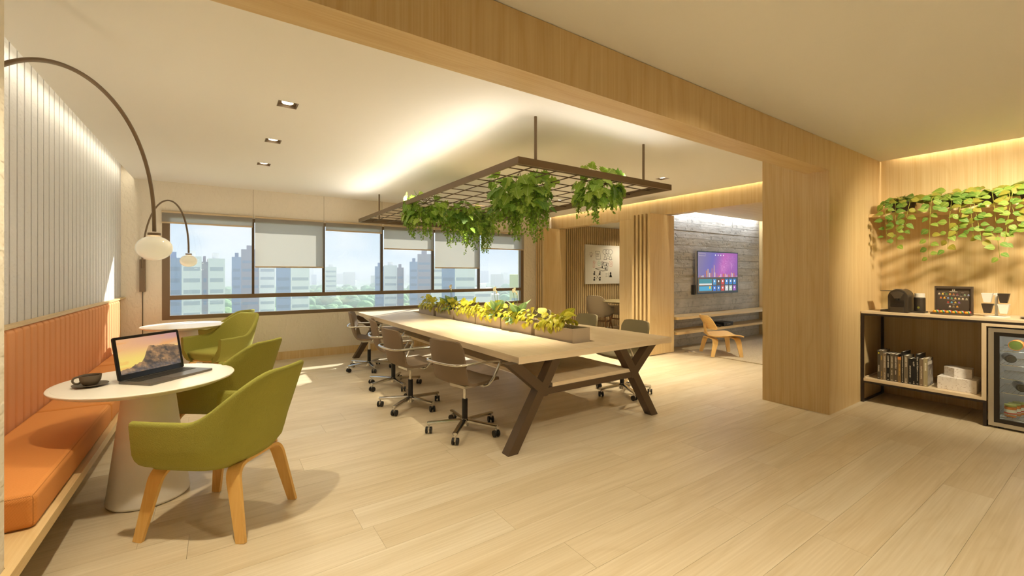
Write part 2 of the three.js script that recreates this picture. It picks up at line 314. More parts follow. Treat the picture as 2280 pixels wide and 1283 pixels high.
// ---------------------------------------------------------------- long window
{
  const w = struct('window_1', 'long bronze framed ribbon window onto the city');
  const z0 = ZW - .075, z1 = ZW - .001, yT = 2.26, yB = .73, xA = -.686, xB = 5.66;
  M('window_frame', [bx(xA + .001, xA + .088, yB, yT, z0, z1), bx(xB - .075, xB - .001, yB, yT, z0, z1), bx(xA + .088, xB - .075, yT - .055, yT - .001, z0, z1), bx(xA + .088, xB - .075, yB + .001, yB + .058, z0, z1)], mat.bronze, w);
  M('transom', bx(xA + .088, xB - .075, 1.018, 1.08, z0, z1), mat.bronze, w);
  const mx = [.43, 1.465, 2.46, 3.47, 4.51];
  for (const x of mx) M('mullion', bx(x - .016, x + .016, 1.08, yT - .055, z0, z1), mat.frame, w);
  const ed = [xA + .088, ...mx, xB - .075];
  for (let k = 0; k < 6; k++) M('pane', bx(ed[k] + .005, ed[k + 1] - .005, 1.07, yT - .05, ZW - .052, ZW - .048), mat.glass, w);
  for (let k = 0; k < 6; k += 3) M('pane', bx(ed[k] + .001, ed[k + 3] - .001, yB + .05, 1.03, ZW - .052, ZW - .048), mat.glass, w);
  const bot = [2.125, 1.50, 2.135, 1.852, 1.508, 1.925], xa = [-.686, .455, 1.49, 2.49, 3.50, 4.54], xb = [.42, 1.455, 2.45, 3.46, 4.50, 5.655];
  const lab = ['roller blind rolled almost fully up at left end of window', 'beige roller blind drawn half down in the second window bay', 'roller blind rolled almost fully up in the third window bay', 'beige roller blind drawn a third down in the fourth window bay', 'roller blind drawn half down behind the hanging ivy, fifth bay', 'roller blind drawn a little down at right end of window'];
  for (let k = 0; k < 6; k++) {
    const b = thing('roller_blind', lab[k], 'blind', [(xa[k] + xb[k]) / 2, bot[k], ZW + .022], 0, 'roller blinds on the long window');
    const ww = xb[k] - xa[k], hh = 2.272 - bot[k];
    const p = new THREE.PlaneGeometry(ww, hh); p.translate(0, hh / 2, 0); M('fabric', p, mat.blind, b);
    M('bottom_bar', bx(-ww / 2, ww / 2, -.009, .013, -.007, .007), mat.bar, b);
    M('roller', [cyl([-ww / 2, hh + .012, 0], [ww / 2, hh + .012, 0], .016, .016, 12)], mat.bar, b);
  }
}
// ---------------------------------------------------------------- downlights and concealed lights
{
  const lab = ['square recessed downlight nearest the viewer above the bench side', 'middle square downlight of the row of three above the bench side', 'square downlight farthest back above the bench side', 'square downlight beside the right hanging rod of the planting grid', 'middle square downlight seen behind the right ivy', 'small square downlight seen through the planting grid', 'square downlight above the near half of the long table', 'square downlight above the far half of the long table', 'square downlight above the near end of the bench', 'square downlight above the open floor, leftmost of the front row', 'square downlight above the open floor, second of the front row', 'square downlight above the open floor near the counter', 'square downlight in front of the coffee counter', 'square downlight above the viewer', 'square downlight behind the viewer'];
  const cd = [7, 7, 7, 28, 28, 28, 46, 46, 15, 24, 22, 15, 46, 16, 16];
  DL.forEach(([x, z], i) => {
    const d = thing('downlight', lab[i], 'light', [x, H, z], 0, 'square recessed downlights');
    const b = .07, t = .006, h = .022;
    M('trim', [bx(-b, b, 0, h, -b, -b + t), bx(-b, b, 0, h, b - t, b), bx(-b, -b + t, 0, h, -b + t, b - t), bx(b - t, b, 0, h, -b + t, b - t)], mat.bronze, d);
    M('plate', bx(-b, b, h, h + .008, -b, b), mat.bronze, d);
    M('lamp', T(new THREE.CylinderGeometry(.04, .04, .008, 24), 0, h - .004, 0), emis(6, 5.2, 3.8), d);
    spot(WARM, cd[i], [x, H + .008, z], i === 12 ? [6.4, 1.35, -1.15] : i === 10 ? [2.75, .75, -3.0] : i === 6 ? [2.6, .75, -3.85] : i === 7 ? [2.5, .75, -4.98] : [x, .75, z], i === 6 || i === 7 ? .45 : i === 12 ? .78 : i === 10 ? .5 : i > 8 ? .95 : .78, .75, i === 12 ? 7 : 2);
  });
}
// LED strips in the coves
function led(name, label, x0, x1, y0, y1, z0, z1, m = ledMat) { tag(M(name, bx(x0, x1, y0, y1, z0, z1), m), label, 'light'); }
led('led_strip', 'hidden light strip in the ceiling slot above the boards', -.985, -.955, H + .14, H + .15, ZW + .1, -2.4);
area(5.3, .035, COVE, 18, [-1.0, H + .125, -5.13], [-1.085, 1.6, -5.13]);
led('led_strip', 'hidden light strip in the ceiling slot above the header', 6.395, 6.415, H + .14, H + .15, ZW + .1, -2.5);
area(5.2, .03, WARM, 44, [6.425, H + .125, -5.2], [6.45, 1.6, -5.2]);
led('led_strip', 'hidden light strip in the ceiling slot above the coffee counter', 6.395, 6.415, H + .14, H + .15, -1.7, 2.9);
area(4.4, .03, WARM, 60, [6.425, H + .125, .6], [6.45, 1.6, .6]);
led('led_strip', 'hidden cool light strip above the concrete wall', 6.8, 10.2, 2.70, 2.71, ZC + .12, ZC + .14, emis(2, 2, 2));
area(3.3, .03, COOL, 100, [8.5, 2.695, ZC + .10], [8.5, 1.5, ZC + .02]);
// ---------------------------------------------------------------- bench along the left wall
{
  const bench = thing('bench', 'built-in wooden bench with channelled orange back along the left wall', 'bench', [XL, 0, -5.1]);
  M('base_plank', [T(bx(XL + .002, -.632, .25, .30, ZW + .03, -2.392, 'z'), -XL, 0, 5.1), T(bx(-.664, -.632, .25, .30, -2.392, -1.78, 'z'), -XL, 0, 5.1)], mat.wood, bench); M('support', T(bx(XL + .002, XL + .1, 0, .25, ZW + .03, -2.392, 'z'), -XL, 0, 5.1), mat.wood, bench);
  const zs = [[-2.69, -4.26], [-4.272, -6.03], [-6.042, -7.80]], lab = ['orange seat cushion nearest the viewer on the bench', 'middle orange seat cushion on the bench', 'orange seat cushion at the window end of the bench'];
  zs.forEach(([a, b], i) => { const g = new RoundedBoxGeometry(.40, .15, a - b, 4, .028); g.translate(0, .075, 0); muv(g, 'z'); const m = M('seat_cushion', g, mat.orange); m.position.set(-.858, .30, (a + b) / 2); tag(m, lab[i], 'cushion', 'bench seat cushions'); });
  const back = (z0, n, w, label) => {
    const t = M('backrest', bx(.0005, .012, .01, .74, -w * n, 0), mat.orangeBack, bench); t.position.set(0, .302, z0 + 5.1); t.userData.label = label;
    const g = new RoundedBoxGeometry(.058, .75, w, 5, .0285); g.translate(.030, .375, 0); muv(g, 'y');
    for (let k = 0; k < n; k++) { const m = M('channel', g, mat.orangeBack, t); m.position.z = -w * (k + .5); }
  };
  back(-2.44, 32, .1306, 'long orange backrest with vertical channels');
  back(-6.635, 6, .131, 'short sunlit orange backrest by the window');
}
// ---------------------------------------------------------------- round pedestal tables
const RT = [[-.37, -3.53], [-.37, -6.93]];
RT.forEach(([x, z], i) => {
  const t = thing('round_table', ['white round table with laptop and coffee cup beside the bench', 'empty white round table by the window'][i], 'table', [x, 0, z], 0, 'white round pedestal tables');
  M('table_top', lathe([[.0001, .700], [.34, .700], [.40, .706], [.446, .726], [.452, .734], [.449, .739], [.4315, .7395], [.4305, .7385], [.4285, .7385], [.4275, .74], [.0001, .74]], 72), mat.whiteTop, t);
  M('pedestal', lathe([[.0001, 0], [.19, 0], [.203, .006], [.208, .02], [.2, .06], [.135, .62], [.128, .70], [.0001, .70]], 56), mat.white, t);
});
// ---------------------------------------------------------------- green tub armchairs
function tub({ a = .30, b = .29, zf = .27, hA = .64, hB = .885, yb = .355, ym = .50, t = .042, lean = .24, flare = .10 }) {
  const plan = s => {
    const q = Math.abs(s), sg = Math.sign(s) || 1;
    if (q <= .6) { const f = q / .6 * Math.PI / 2, c = Math.pow(Math.cos(f), .82), n = Math.pow(Math.sin(f), .82); const l = Math.hypot(Math.sin(f) / a, Math.cos(f) / b); return { x: sg * a * n, z: -b * c, nx: sg * Math.sin(f) / a / l, nz: -Math.cos(f) / b / l }; }
    const k = (q - .6) / .4; return { x: sg * (a + .004 * Math.sin(k * 3)), z: k * zf, nx: sg, nz: 0 };
  };
  const bw = s => 1 - sstep(.12, .58, Math.abs(s));
  const top = s => lerp(hA, hB, bw(s)) + .0 * s;
  const pt = (s, y, off) => { const p = plan(s), f = clamp((y - yb) / (ym - yb)); const ins = .15 * (1 - Math.sqrt(Math.max(0, 1 - (1 - f) * (1 - f)))) + off - (y > ym ? (y - ym) * flare : 0); return V(p.x - p.nx * ins, y, p.z - p.nz * ins - bw(s) * Math.max(0, y - ym) * lean); };
  const NS = 56, NO = 9, NR = 5, NI = 8, loop = [];
  const pos = [], uv = [], idx = [];
  const cnt = NO + NR + NI;
  for (let i = 0; i <= NS; i++) {
    const s = -1 + 2 * i / NS, h = top(s), row = [];
    for (let k = 0; k < NO; k++) { const f = k / (NO - 1); row.push(pt(s, yb + (h - t / 2 - yb) * Math.pow(f, 1.3), 0)); }
    for (let k = 1; k <= NR; k++) { const a2 = Math.PI * k / (NR + 1); row.push(pt(s, h - t / 2 + Math.sin(a2) * t / 2, t / 2 - Math.cos(a2) * t / 2)); }
    for (let k = 0; k < NI; k++) { const f = k / (NI - 1); row.push(pt(s, lerp(h - t / 2, yb + .045, f), t)); }
    row.forEach((p, k) => { pos.push(p.x, p.y, p.z); uv.push(s * .55, k / cnt * .8); }); loop.push(row);
  }
  for (let i = 0; i < NS; i++) for (let k = 0; k < cnt; k++) { const a0 = i * cnt + k, a1 = i * cnt + (k + 1) % cnt, b0 = a0 + cnt, b1 = a1 + cnt; idx.push(a0, a1, b0, a1, b1, b0); }
  for (const i of [0, NS]) {   // padded front ends of the arms
    const c = loop[i].reduce((m, p) => m.add(p), V(0, 0, 0)).multiplyScalar(1 / cnt); c.z += .012; const o = pos.length / 3;
    loop[i].forEach(p => { pos.push(p.x, p.y, p.z); uv.push(p.x, p.y); }); pos.push(c.x, c.y, c.z); uv.push(c.x, c.y);
    for (let k = 0; k < cnt; k++) i ? idx.push(o + k, o + (k + 1) % cnt, o + cnt) : idx.push(o + (k + 1) % cnt, o + k, o + cnt);
  }
  const g = new THREE.BufferGeometry(); g.setAttribute('position', new THREE.Float32BufferAttribute(pos, 3)); g.setAttribute('uv', new THREE.Float32BufferAttribute(uv, 2)); g.setIndex(idx); g.computeVertexNormals();
  // seat: layered outline
  const out = []; for (let i = 0; i <= 40; i++) { const p = plan(-1 + 2 * i / 40); out.push([p.x, p.z]); }
  for (let i = 1; i < 14; i++) { const f = i / 14; out.push([lerp(a, -a, f), zf + .035 * Math.sin(f * Math.PI)]); }
  const lay = [[yb - .004, .02], [yb - .004, .60], [yb + .008, .74], [yb + .045, .835], [yb + .075, .852], [.452, .84], [.468, .80], [.478, .68], [.482, .4], [.483, .01]];
  const sp = [], su = [], si = [], n = out.length;
  lay.forEach(([y, k]) => out.forEach(([x, z]) => { sp.push(x * k, y, (z) * k + .012 * k); su.push(x * k, z * k + y); }));
  for (let j = 0; j < lay.length - 1; j++) for (let i = 0; i < n; i++) { const p = j * n + i, q = j * n + (i + 1) % n; si.push(p, p + n, q, q, p + n, q + n); }
  const sg = new THREE.BufferGeometry(); sg.setAttribute('position', new THREE.Float32BufferAttribute(sp, 3)); sg.setAttribute('uv', new THREE.Float32BufferAttribute(su, 2)); sg.setIndex(si); sg.computeVertexNormals();
  return { shell: g, seat: sg };
}
{
  const S = tub({});
  const c = thing('armchair', 'green felt tub armchair nearest the viewer with plywood legs', 'armchair', [.02, 0, -2.98], -2.264, 'green tub armchairs at the round tables');
  M('shell', S.shell, mat.green, c); M('seat', S.seat, mat.green, c);
  const wf = t => lerp(.05, .078, sstep(0, .35, Math.min(t, 1 - t)));
  M('front_leg_frame', muv(strap([[-.262, 0, .268], [-.215, .362, .20], [.215, .362, .20], [.262, 0, .268]], [0, .15, 1], wf, .018, .075), 'y'), mat.chairLeg, c);
  M('back_leg_frame', muv(strap([[-.22, 0, -.275], [-.175, .375, -.19], [.175, .375, -.19], [.22, 0, -.275]], [0, -.15, 1], wf, .018, .075), 'y'), mat.chairLeg, c);
  const e = 'green tub armchairs at the round tables';
  clone(c, [.02, 0, -4.08], -.877, 'green felt tub armchair behind the nearest one, facing the laptop', e);
  clone(c, [.02, 0, -6.38], -2.264, 'green felt tub armchair in front of the empty round table', e);
  clone(c, [.02, 0, -7.42], -.877, 'green felt tub armchair farthest back against the window wall', e);
}
// ---------------------------------------------------------------- arched wall lamps
function archLamp(label, mount, wallZ, dir, globe, apex) {
  const t = thing('arc_lamp', label, 'lamp', [mount[0], mount[1], wallZ + dir * .003], 0, 'arched wall lamps with opal globes');
  const o = [mount[0], mount[1], wallZ + dir * .003], rel = p => [p[0] - o[0], p[1] - o[1], p[2] - o[2]];
  M('wall_box', bx(-.032, .032, -.225, .225, 0, dir * .05, 'y', 0, 0), mat.bronze, t);
  M('cable', cyl([0, -1.14, dir * .015], [0, -.225, dir * .015], .004, .004, 8), mat.black, t);
  const A = [mount[0], mount[1] + .1, wallZ + dir * .06], B = [globe[0], globe[1] + .105, globe[2]], pts = [];
  for (let i = 0; i <= 26; i++) { const f = i / 26, h = (1 - Math.cos(Math.PI * f)) / 2, s = Math.pow(Math.sin(Math.PI * f), .88); pts.push(rel([lerp(A[0], B[0], h), lerp(A[1], B[1], f) + (apex - lerp(A[1], B[1], .5)) * s, lerp(A[2], B[2], h)])); }
  M('arm', tube(pts, .0105, 80, 10), mat.bronze, t);
  const g = rel(globe);
  M('cap', T(new THREE.CylinderGeometry(.034, .034, .016, 24), g[0], g[1] + .088, g[2]), mat.bronze, t);
  const s = new THREE.SphereGeometry(.094, 36, 24); s.scale(1, .82, 1); s.translate(...g);
  M('globe', s, new THREE.MeshPhysicalMaterial({ color: 0xe9e2c8, roughness: .12, emissive: lin(.30, .28, .21), clearcoat: .6 }), t);
  const l = new THREE.PointLight(WARM, .8, 0, 2); l.position.set(...globe); l.castShadow = true; l.shadow.radius = 4; scene.add(l);
}
archLamp('arched bronze lamp reaching over the laptop table, opal globe', [-.9, 1.37, -2.39], -2.39, -1, [-.345, 1.56, -3.53], 2.42);
archLamp('smaller looking arched bronze lamp mounted beside the window', [-.893, 1.37, ZW], ZW, 1, [-.335, 1.56, -6.93], 2.37);
// ---------------------------------------------------------------- laptop and coffee on the near table
{
  const t = thing('laptop', 'open dark laptop showing a rocky sunset landscape', 'laptop', [-.356, .74, -3.59], .795);
  const w = .42, d = .235;
  M('base', T(extr(rshape(w, d, .012), .011, .0015), 0, .002, d / 2, 0, -Math.PI / 2), std(0x77726b, .35, .7), t);
  const keys = []; for (let r = 0; r < 5; r++) for (let k = 0; k < 14; k++) keys.push(bx(-.188 + k * .027, -.188 + k * .027 + .023, .0145, .0165, .022 + r * .021, .022 + r * .021 + .018));
  const kb = M('keyboard', keys, std(0x24221f, .5), t);
  M('trackpad', bx(-.06, .06, .0145, .015, .145, .225), std(0x86807a, .3, .6), t);
  const lid = new THREE.Group(); lid.name = 'lid'; lid.position.set(0, .014, .004); lid.rotation.x = -.2; t.add(lid);
  M('lid_shell', T(extr(rshape(w, .262, .014), .006, .001), 0, .132, -.006), std(0x4a4743, .35, .7), lid);
  M('bezel', T(extr(rshape(w - .004, .258, .012), .0012), 0, .132, .0012), std(0x0c0b0a, .15), lid);
  const scr = dataTex(512, 320, (u, v) => {
    const sky = mix3(mix3([.98, .86, .45], [.95, .72, .50], sstep(.3, .8, v)), [.78, .58, .58], sstep(.55, 1, v) * u);
    const cl = sstep(.5, .75, fbm(u * 4 + 2, v * 9, 4)); let c = mix3(sky, [.96, .66, .35], cl * .5);
    const ridge = .12 + .16 * sstep(.1, .32, u) + .40 * sstep(.33, .50, u) + .06 * Math.sin(u * 16) * .4 - .10 * sstep(.72, .98, u) + .05 * (fbm(u * 22, 3, 4) - .5);
    if (v < ridge) { const n = fbm(u * 18 + v * 6, v * 12, 5), st = fbm(u * 50, v * 16, 3), dep = clamp((ridge - v) * 3); c = mix3([.30, .27, .25], [.80, .60, .40], clamp(n * 1.5 - .35 + .25 * (1 - dep)) * (.6 + .6 * st)); c = mix3(c, [.45, .48, .55], sstep(.22, .05, v) * .5 * st); }
    return c;
  });
  scr.wrapS = scr.wrapT = THREE.ClampToEdgeWrapping;
  const p = new THREE.PlaneGeometry(w - .036, .213); p.translate(0, .140, .0028);
  M('screen', p, new THREE.MeshStandardMaterial({ color: 0x050505, roughness: .25, emissive: 0xffffff, emissiveIntensity: .95, emissiveMap: scr }), lid);
}
{
  const t = thing('coffee_cup', 'dark taupe cup of coffee on its saucer beside the laptop', 'cup', [-.628, .74, -3.47], .2);
  const m = std(0x6e6353, .55);
  M('saucer', lathe([[.0001, 0], [.035, 0], [.04, .003], [.08, .012], [.081, .0145], [.04, .008], [.0001, .007]], 40), m, t);
  M('cup', lathe([[.0001, .008], [.026, .008], [.034, .014], [.046, .035], [.05, .066], [.0475, .066], [.043, .035], [.03, .018], [.0001, .016]], 40), m, t);
  M('coffee', T(new THREE.CircleGeometry(.0465, 32), 0, .058, 0, 0, -Math.PI / 2), std(0x2b1408, .2), t);
  M('handle', T(new THREE.TorusGeometry(.019, .0052, 10, 24), -.055, .042, .0), m, t);
}
// ---------------------------------------------------------------- long table
{
  const t = thing('meeting_table', 'long pale wooden table with dark crossed metal legs', 'table', [2.862, 0, -5.07]);
  const X = .9525, Z = 2.35, tx0 = -.16, tx1 = .12, tz = 2.1;
  M('table_top', slab(-X, X, Z, -Z, .696, .75, [[tx0, tx1, tz, -2.0]]), mat.table, t);
  t.children[0].geometry = muv(t.children[0].geometry, 'z');
  M('planter_trough', bx(tx0, tx1, .70, .712, -2.0, tz), mat.frame, t);
  M('lower_shelf', bx(-.60, .36, .468, .50, -Z + .12, Z - .02, 'z', .5, .3), mat.table, t);
  for (const s of [1, -1]) {
    const z = s * (Z - .055), f = new THREE.Group(); f.name = s > 0 ? 'leg_frame' : 'leg_frame'; t.add(f);
    const bars = [
      [[-1.0, 0], [-.715, .455]], [[-.99, .70], [-.70, .46]], [[-.555, .70], [-.70, .46]],
      [[.70, 0], [.405, .455]], [[.67, .70], [.405, .46]], [[.235, .70], [.405, .46]], [[-.70, .445], [.405, .445]]];
    bars.forEach(([p, q], i) => {
      const dx = q[0] - p[0], dy = q[1] - p[1], L = Math.hypot(dx, dy), nx = -dy / L, ny = dx / L, w = .038;
      let sh;
      if (i === 6) sh = [[p[0], p[1] - .028], [q[0], q[1] - .028], [q[0], q[1] + .022], [p[0], p[1] + .022]];
      else { const hor = w / Math.abs(dy / L); sh = [[p[0] - hor, p[1]], [p[0] + hor, p[1]], [q[0] + nx * -w * Math.sign(dy), q[1] + ny * -w * Math.sign(dy)], [q[0] + nx * w * Math.sign(dy), q[1] + ny * w * Math.sign(dy)]]; }
      const cx = sh.reduce((a, b) => a + b[0], 0) / 4, cy = sh.reduce((a, b) => a + b[1], 0) / 4; sh.sort((a, b) => Math.atan2(a[1] - cy, a[0] - cx) - Math.atan2(b[1] - cy, b[0] - cx));
      const g = extr(new THREE.Shape(sh.map(v => new THREE.Vector2(...v))), .088 - i * .0006, .0012); g.translate(0, 0, z - .044 + i * .0003); M(i === 6 ? 'cross_bar' : i % 3 ? 'leg_arm' : 'leg', g, mat.frame, f);
    });
    for (const x of [-.70, .405]) M('joint_plate', T(extr(rshape(.10, .085, .02), .09, 0), x, .45, z - .045), mat.frame, f);
  }
}
// ---------------------------------------------------------------- swivel chairs
function swivel(label, pos, turn, fabric, group) {
  const t = thing('swivel_chair', label, 'chair', pos, turn, group);
  const prof = [[-.275, .84], [-.258, .74], [-.235, .62], [-.213, .535], [-.175, .478], [-.10, .452], [0, .447], [.10, .452], [.18, .458], [.235, .452]];
  const crv = new THREE.CatmullRomCurve3(prof.map(([z, y]) => V(0, y, z)));
  M('seat_shell', sheet((u, v) => {
    const k = 2 * u - 1, ck = .085 * (1 - Math.pow(Math.max(0, 1 - Math.pow(Math.abs(k), 4)), .25)), w2 = v; v = lerp(ck, 1 - ck * .7, v); const p = crv.getPoint(v), back = 1 - sstep(.3, .6, v);
    const hw = .222 - .008 * back;
    return V(k * hw, p.y + (1 - back) * .012 * k * k + (v > .3 && v < .6 ? .0 : 0), p.z + back * .055 * k * k);
  }, 18, 70, .024), fabric, t);
  const arm = [[-.19, .425, .05], [-.235, .44, .06], [-.262, .5, .10], [-.272, .612, .165], [-.270, .638, .15], [-.262, .645, .05], [-.252, .648, -.10], [-.238, .648, -.185], [-.19, .648, -.262], [-.1, .648, -.287], [0, .648, -.291]];
  const full = [...arm, ...arm.slice(0, -1).reverse().map(([x, y, z]) => [-x, y, z])];
  const ag = tube(full, .0115, 120, 10); M('arm_loop', ag, mat.chrome, t);
  M('seat_plate', [bx(-.10, .10, .405, .428, -.09, .11), bx(-.20, .20, .418, .432, .035, .062)], mat.steel, t);
  M('lever', cyl([.06, .41, .0], [.20, .40, .0], .004), mat.chrome, t);
  M('lift_column', cyl([0, .27, 0], [0, .41, 0], .014), mat.chrome, t);
  M('lift_sleeve', cyl([0, .06, 0], [0, .285, 0], .025), mat.black, t);
  M('hub', cyl([0, .052, 0], [0, .115, 0], .038, .032, 20), mat.chrome, t);
  for (let k = 0; k < 5; k++) {
    const a = k * Math.PI * 2 / 5 + .35, c = Math.cos(a), s = Math.sin(a), R = .315;
    M('base_arm', sheet((u, v) => { const r = lerp(.02, R + .012, v), w = lerp(.036, .026, v); return V(c * r - s * (u - .5) * w * 1.4, lerp(.098, .085, v) + .006 * Math.cos((u - .5) * 3), s * r + c * (u - .5) * w * 1.4); }, 4, 4, .022), mat.chrome, t);
    const ca = M('caster', [cyl([c * R, .035, s * R], [c * R, .08, s * R], .008), T(new THREE.BoxGeometry(.018, .03, .03), c * R, .04, s * R, -a)], mat.steel, t);
    const b = a + [1.1, .5, 2.1, 1.6, .2][k], bc = Math.cos(b), bs = Math.sin(b);
    for (const q of [-1, 1]) M('wheel', cyl([c * R + bc * q * .010, .029, s * R + bs * q * .010], [c * R + bc * q * .026, .029, s * R + bs * q * .026], .0285, .0285, 20), mat.black, ca);
  }
  return t;
}
{
  const hd = d => Math.PI - d * Math.PI / 180;   // heading in degrees from -z towards +x
  const G = 'swivel chairs around the long table';
  const c = swivel('brown swivel chair nearest the viewer at the long table', [1.80, 0, -3.40], hd(76), mat.taupe, G);
  clone(c, [1.66, 0, -4.35], hd(96), 'brown swivel chair second from the viewer, turned side on', G);
  clone(c, [1.785, 0, -5.26], hd(77), 'brown swivel chair third from the viewer on the window side', G);
  clone(c, [1.81, 0, -6.40], hd(70), 'brown swivel chair farthest back on the bench side', G);
  const r = swivel('olive fabric swivel chair at the near right corner of the table', [3.90, 0, -3.45], hd(-86), mat.olive, G);
  clone(r, [3.99, 0, -4.36], hd(-92), 'olive fabric swivel chair half hidden behind the nearest planter', G);
  clone(r, [3.95, 0, -5.30], hd(-88), 'swivel chair hidden behind the planters, third on the right', G);
  clone(r, [3.96, 0, -6.40], hd(-90), 'swivel chair hidden behind the planters, farthest on the right', G);
}
// ---------------------------------------------------------------- leaves
function leafGeo(widths, fold = .25, droop = .35, n = widths.length - 1) {
  const pos = [], uv = [], idx = [];
  widths.forEach((w, i) => { const t = i / n, y = -droop * t * t, z = t; for (const s of [-1, 0, 1]) { pos.push(s * w, y + Math.abs(s) * w * fold, z - Math.abs(s) * .06 * w); uv.push(.5 + s * .5 * clamp(w * 1.6), t); } });
  for (let i = 0; i < n; i++) for (const s of [0, 1]) { const a = i * 3 + s; idx.push(a, a + 3, a + 1, a + 1, a + 3, a + 4); }
  const g = new THREE.BufferGeometry(); g.setAttribute('position', new THREE.Float32BufferAttribute(pos, 3)); g.setAttribute('uv', new THREE.Float32BufferAttribute(uv, 2)); g.setIndex(idx); g.computeVertexNormals(); return g;
}
const leafHeart = leafGeo([.03, .30, .42, .40, .31, .17, 0], .18, .28);
const leafIvy = leafGeo([.05, .46, .32, .60, .34, .44, .20, .22, 0], .12, .2);
const leafBroad = leafGeo([.02, .12, .20, .24, .22, .14, 0], .25, .35);
const leafSmall = leafGeo([.05, .42, .36, 0], .1, .3);
function leafTex(base, edge, vein, amt = .5, s = 0) {
  return dataTex(64, 128, (u, v) => {
    const q = Math.abs(u - .5) * 2, mid = 1 - sstep(.02, .08, q), side = 1 - sstep(0, .12, Math.abs(((v - q * .35) * 7 % 1 + 1) % 1 - .5) * 2), n = fbm(u * 6 + s, v * 10, 3);
    let c = mix3(base, edge, clamp(sstep(.35, 1, q) * .7 + (n - .5) * 1.2) * amt * 1.6); return mix3(c, vein, clamp(mid * .7 + side * .35));
  });
}
const leafMat = (tex, o = {}) => new THREE.MeshPhysicalMaterial({ map: tex, roughness: .55, transmission: .38, thickness: 0, side: THREE.DoubleSide, specularIntensity: .5, ...o });
const LM = {
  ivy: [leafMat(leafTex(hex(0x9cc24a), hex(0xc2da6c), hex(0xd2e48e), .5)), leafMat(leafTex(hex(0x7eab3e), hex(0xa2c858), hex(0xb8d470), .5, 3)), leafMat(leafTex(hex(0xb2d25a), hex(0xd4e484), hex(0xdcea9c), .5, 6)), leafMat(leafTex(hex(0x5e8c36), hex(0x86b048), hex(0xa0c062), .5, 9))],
  small: leafMat(leafTex(hex(0x96c048), hex(0xb0d25e), hex(0xc0dc74), .4)),
  coleus: [leafMat(leafTex(hex(0xdcd63a), hex(0xd8a434), hex(0x9aa82c), .55)), leafMat(leafTex(hex(0xece458), hex(0xd6a83a), hex(0xb0b838), .5, 4)), leafMat(leafTex(hex(0xc6c838), hex(0xd09a30), hex(0x869826), .6, 8))],
  lily: [leafMat(leafTex(hex(0x86a870), hex(0x9aba7e), hex(0xb4caa0), .4)), leafMat(leafTex(hex(0xa4c092), hex(0xb6d0a4), hex(0xc8d8b4), .4, 5))],
  pothos: [leafMat(leafTex(hex(0x86a23c), hex(0xb8bc58), hex(0xcaca74), .7)), leafMat(leafTex(hex(0x6c9238), hex(0x9cae4c), hex(0xb8c06a), .6, 2)), leafMat(leafTex(hex(0x9c9a38), hex(0xb8a444), hex(0xc0b054), .6, 7))],
};
const Q = new THREE.Quaternion(), E3 = new THREE.Euler();
// a leaf whose tip points to heading a (around y), pitched down by p, rolled by r
function leaf(parent, geo, m, p, size, a, pitch, roll = 0) {
  const l = M('leaf', geo, m, parent); l.position.set(...p); l.scale.setScalar(size); l.rotation.set(pitch, a, roll, 'YXZ'); return l;
}
// a leaf given by the direction of its tip and the way its face points
function leafTN(parent, geo, m, p, size, tip, nor) {
  const l = M('leaf', geo, m, parent), z = V(...tip).normalize(), n = V(...nor), x = n.clone().cross(z).normalize(), y = z.clone().cross(x);
  l.position.set(...p); l.scale.setScalar(size); l.quaternion.setFromRotationMatrix(new THREE.Matrix4().makeBasis(x, y, z)); return l;
}
const pick = a => a[Math.floor(rnd(0, a.length - 1e-6))];
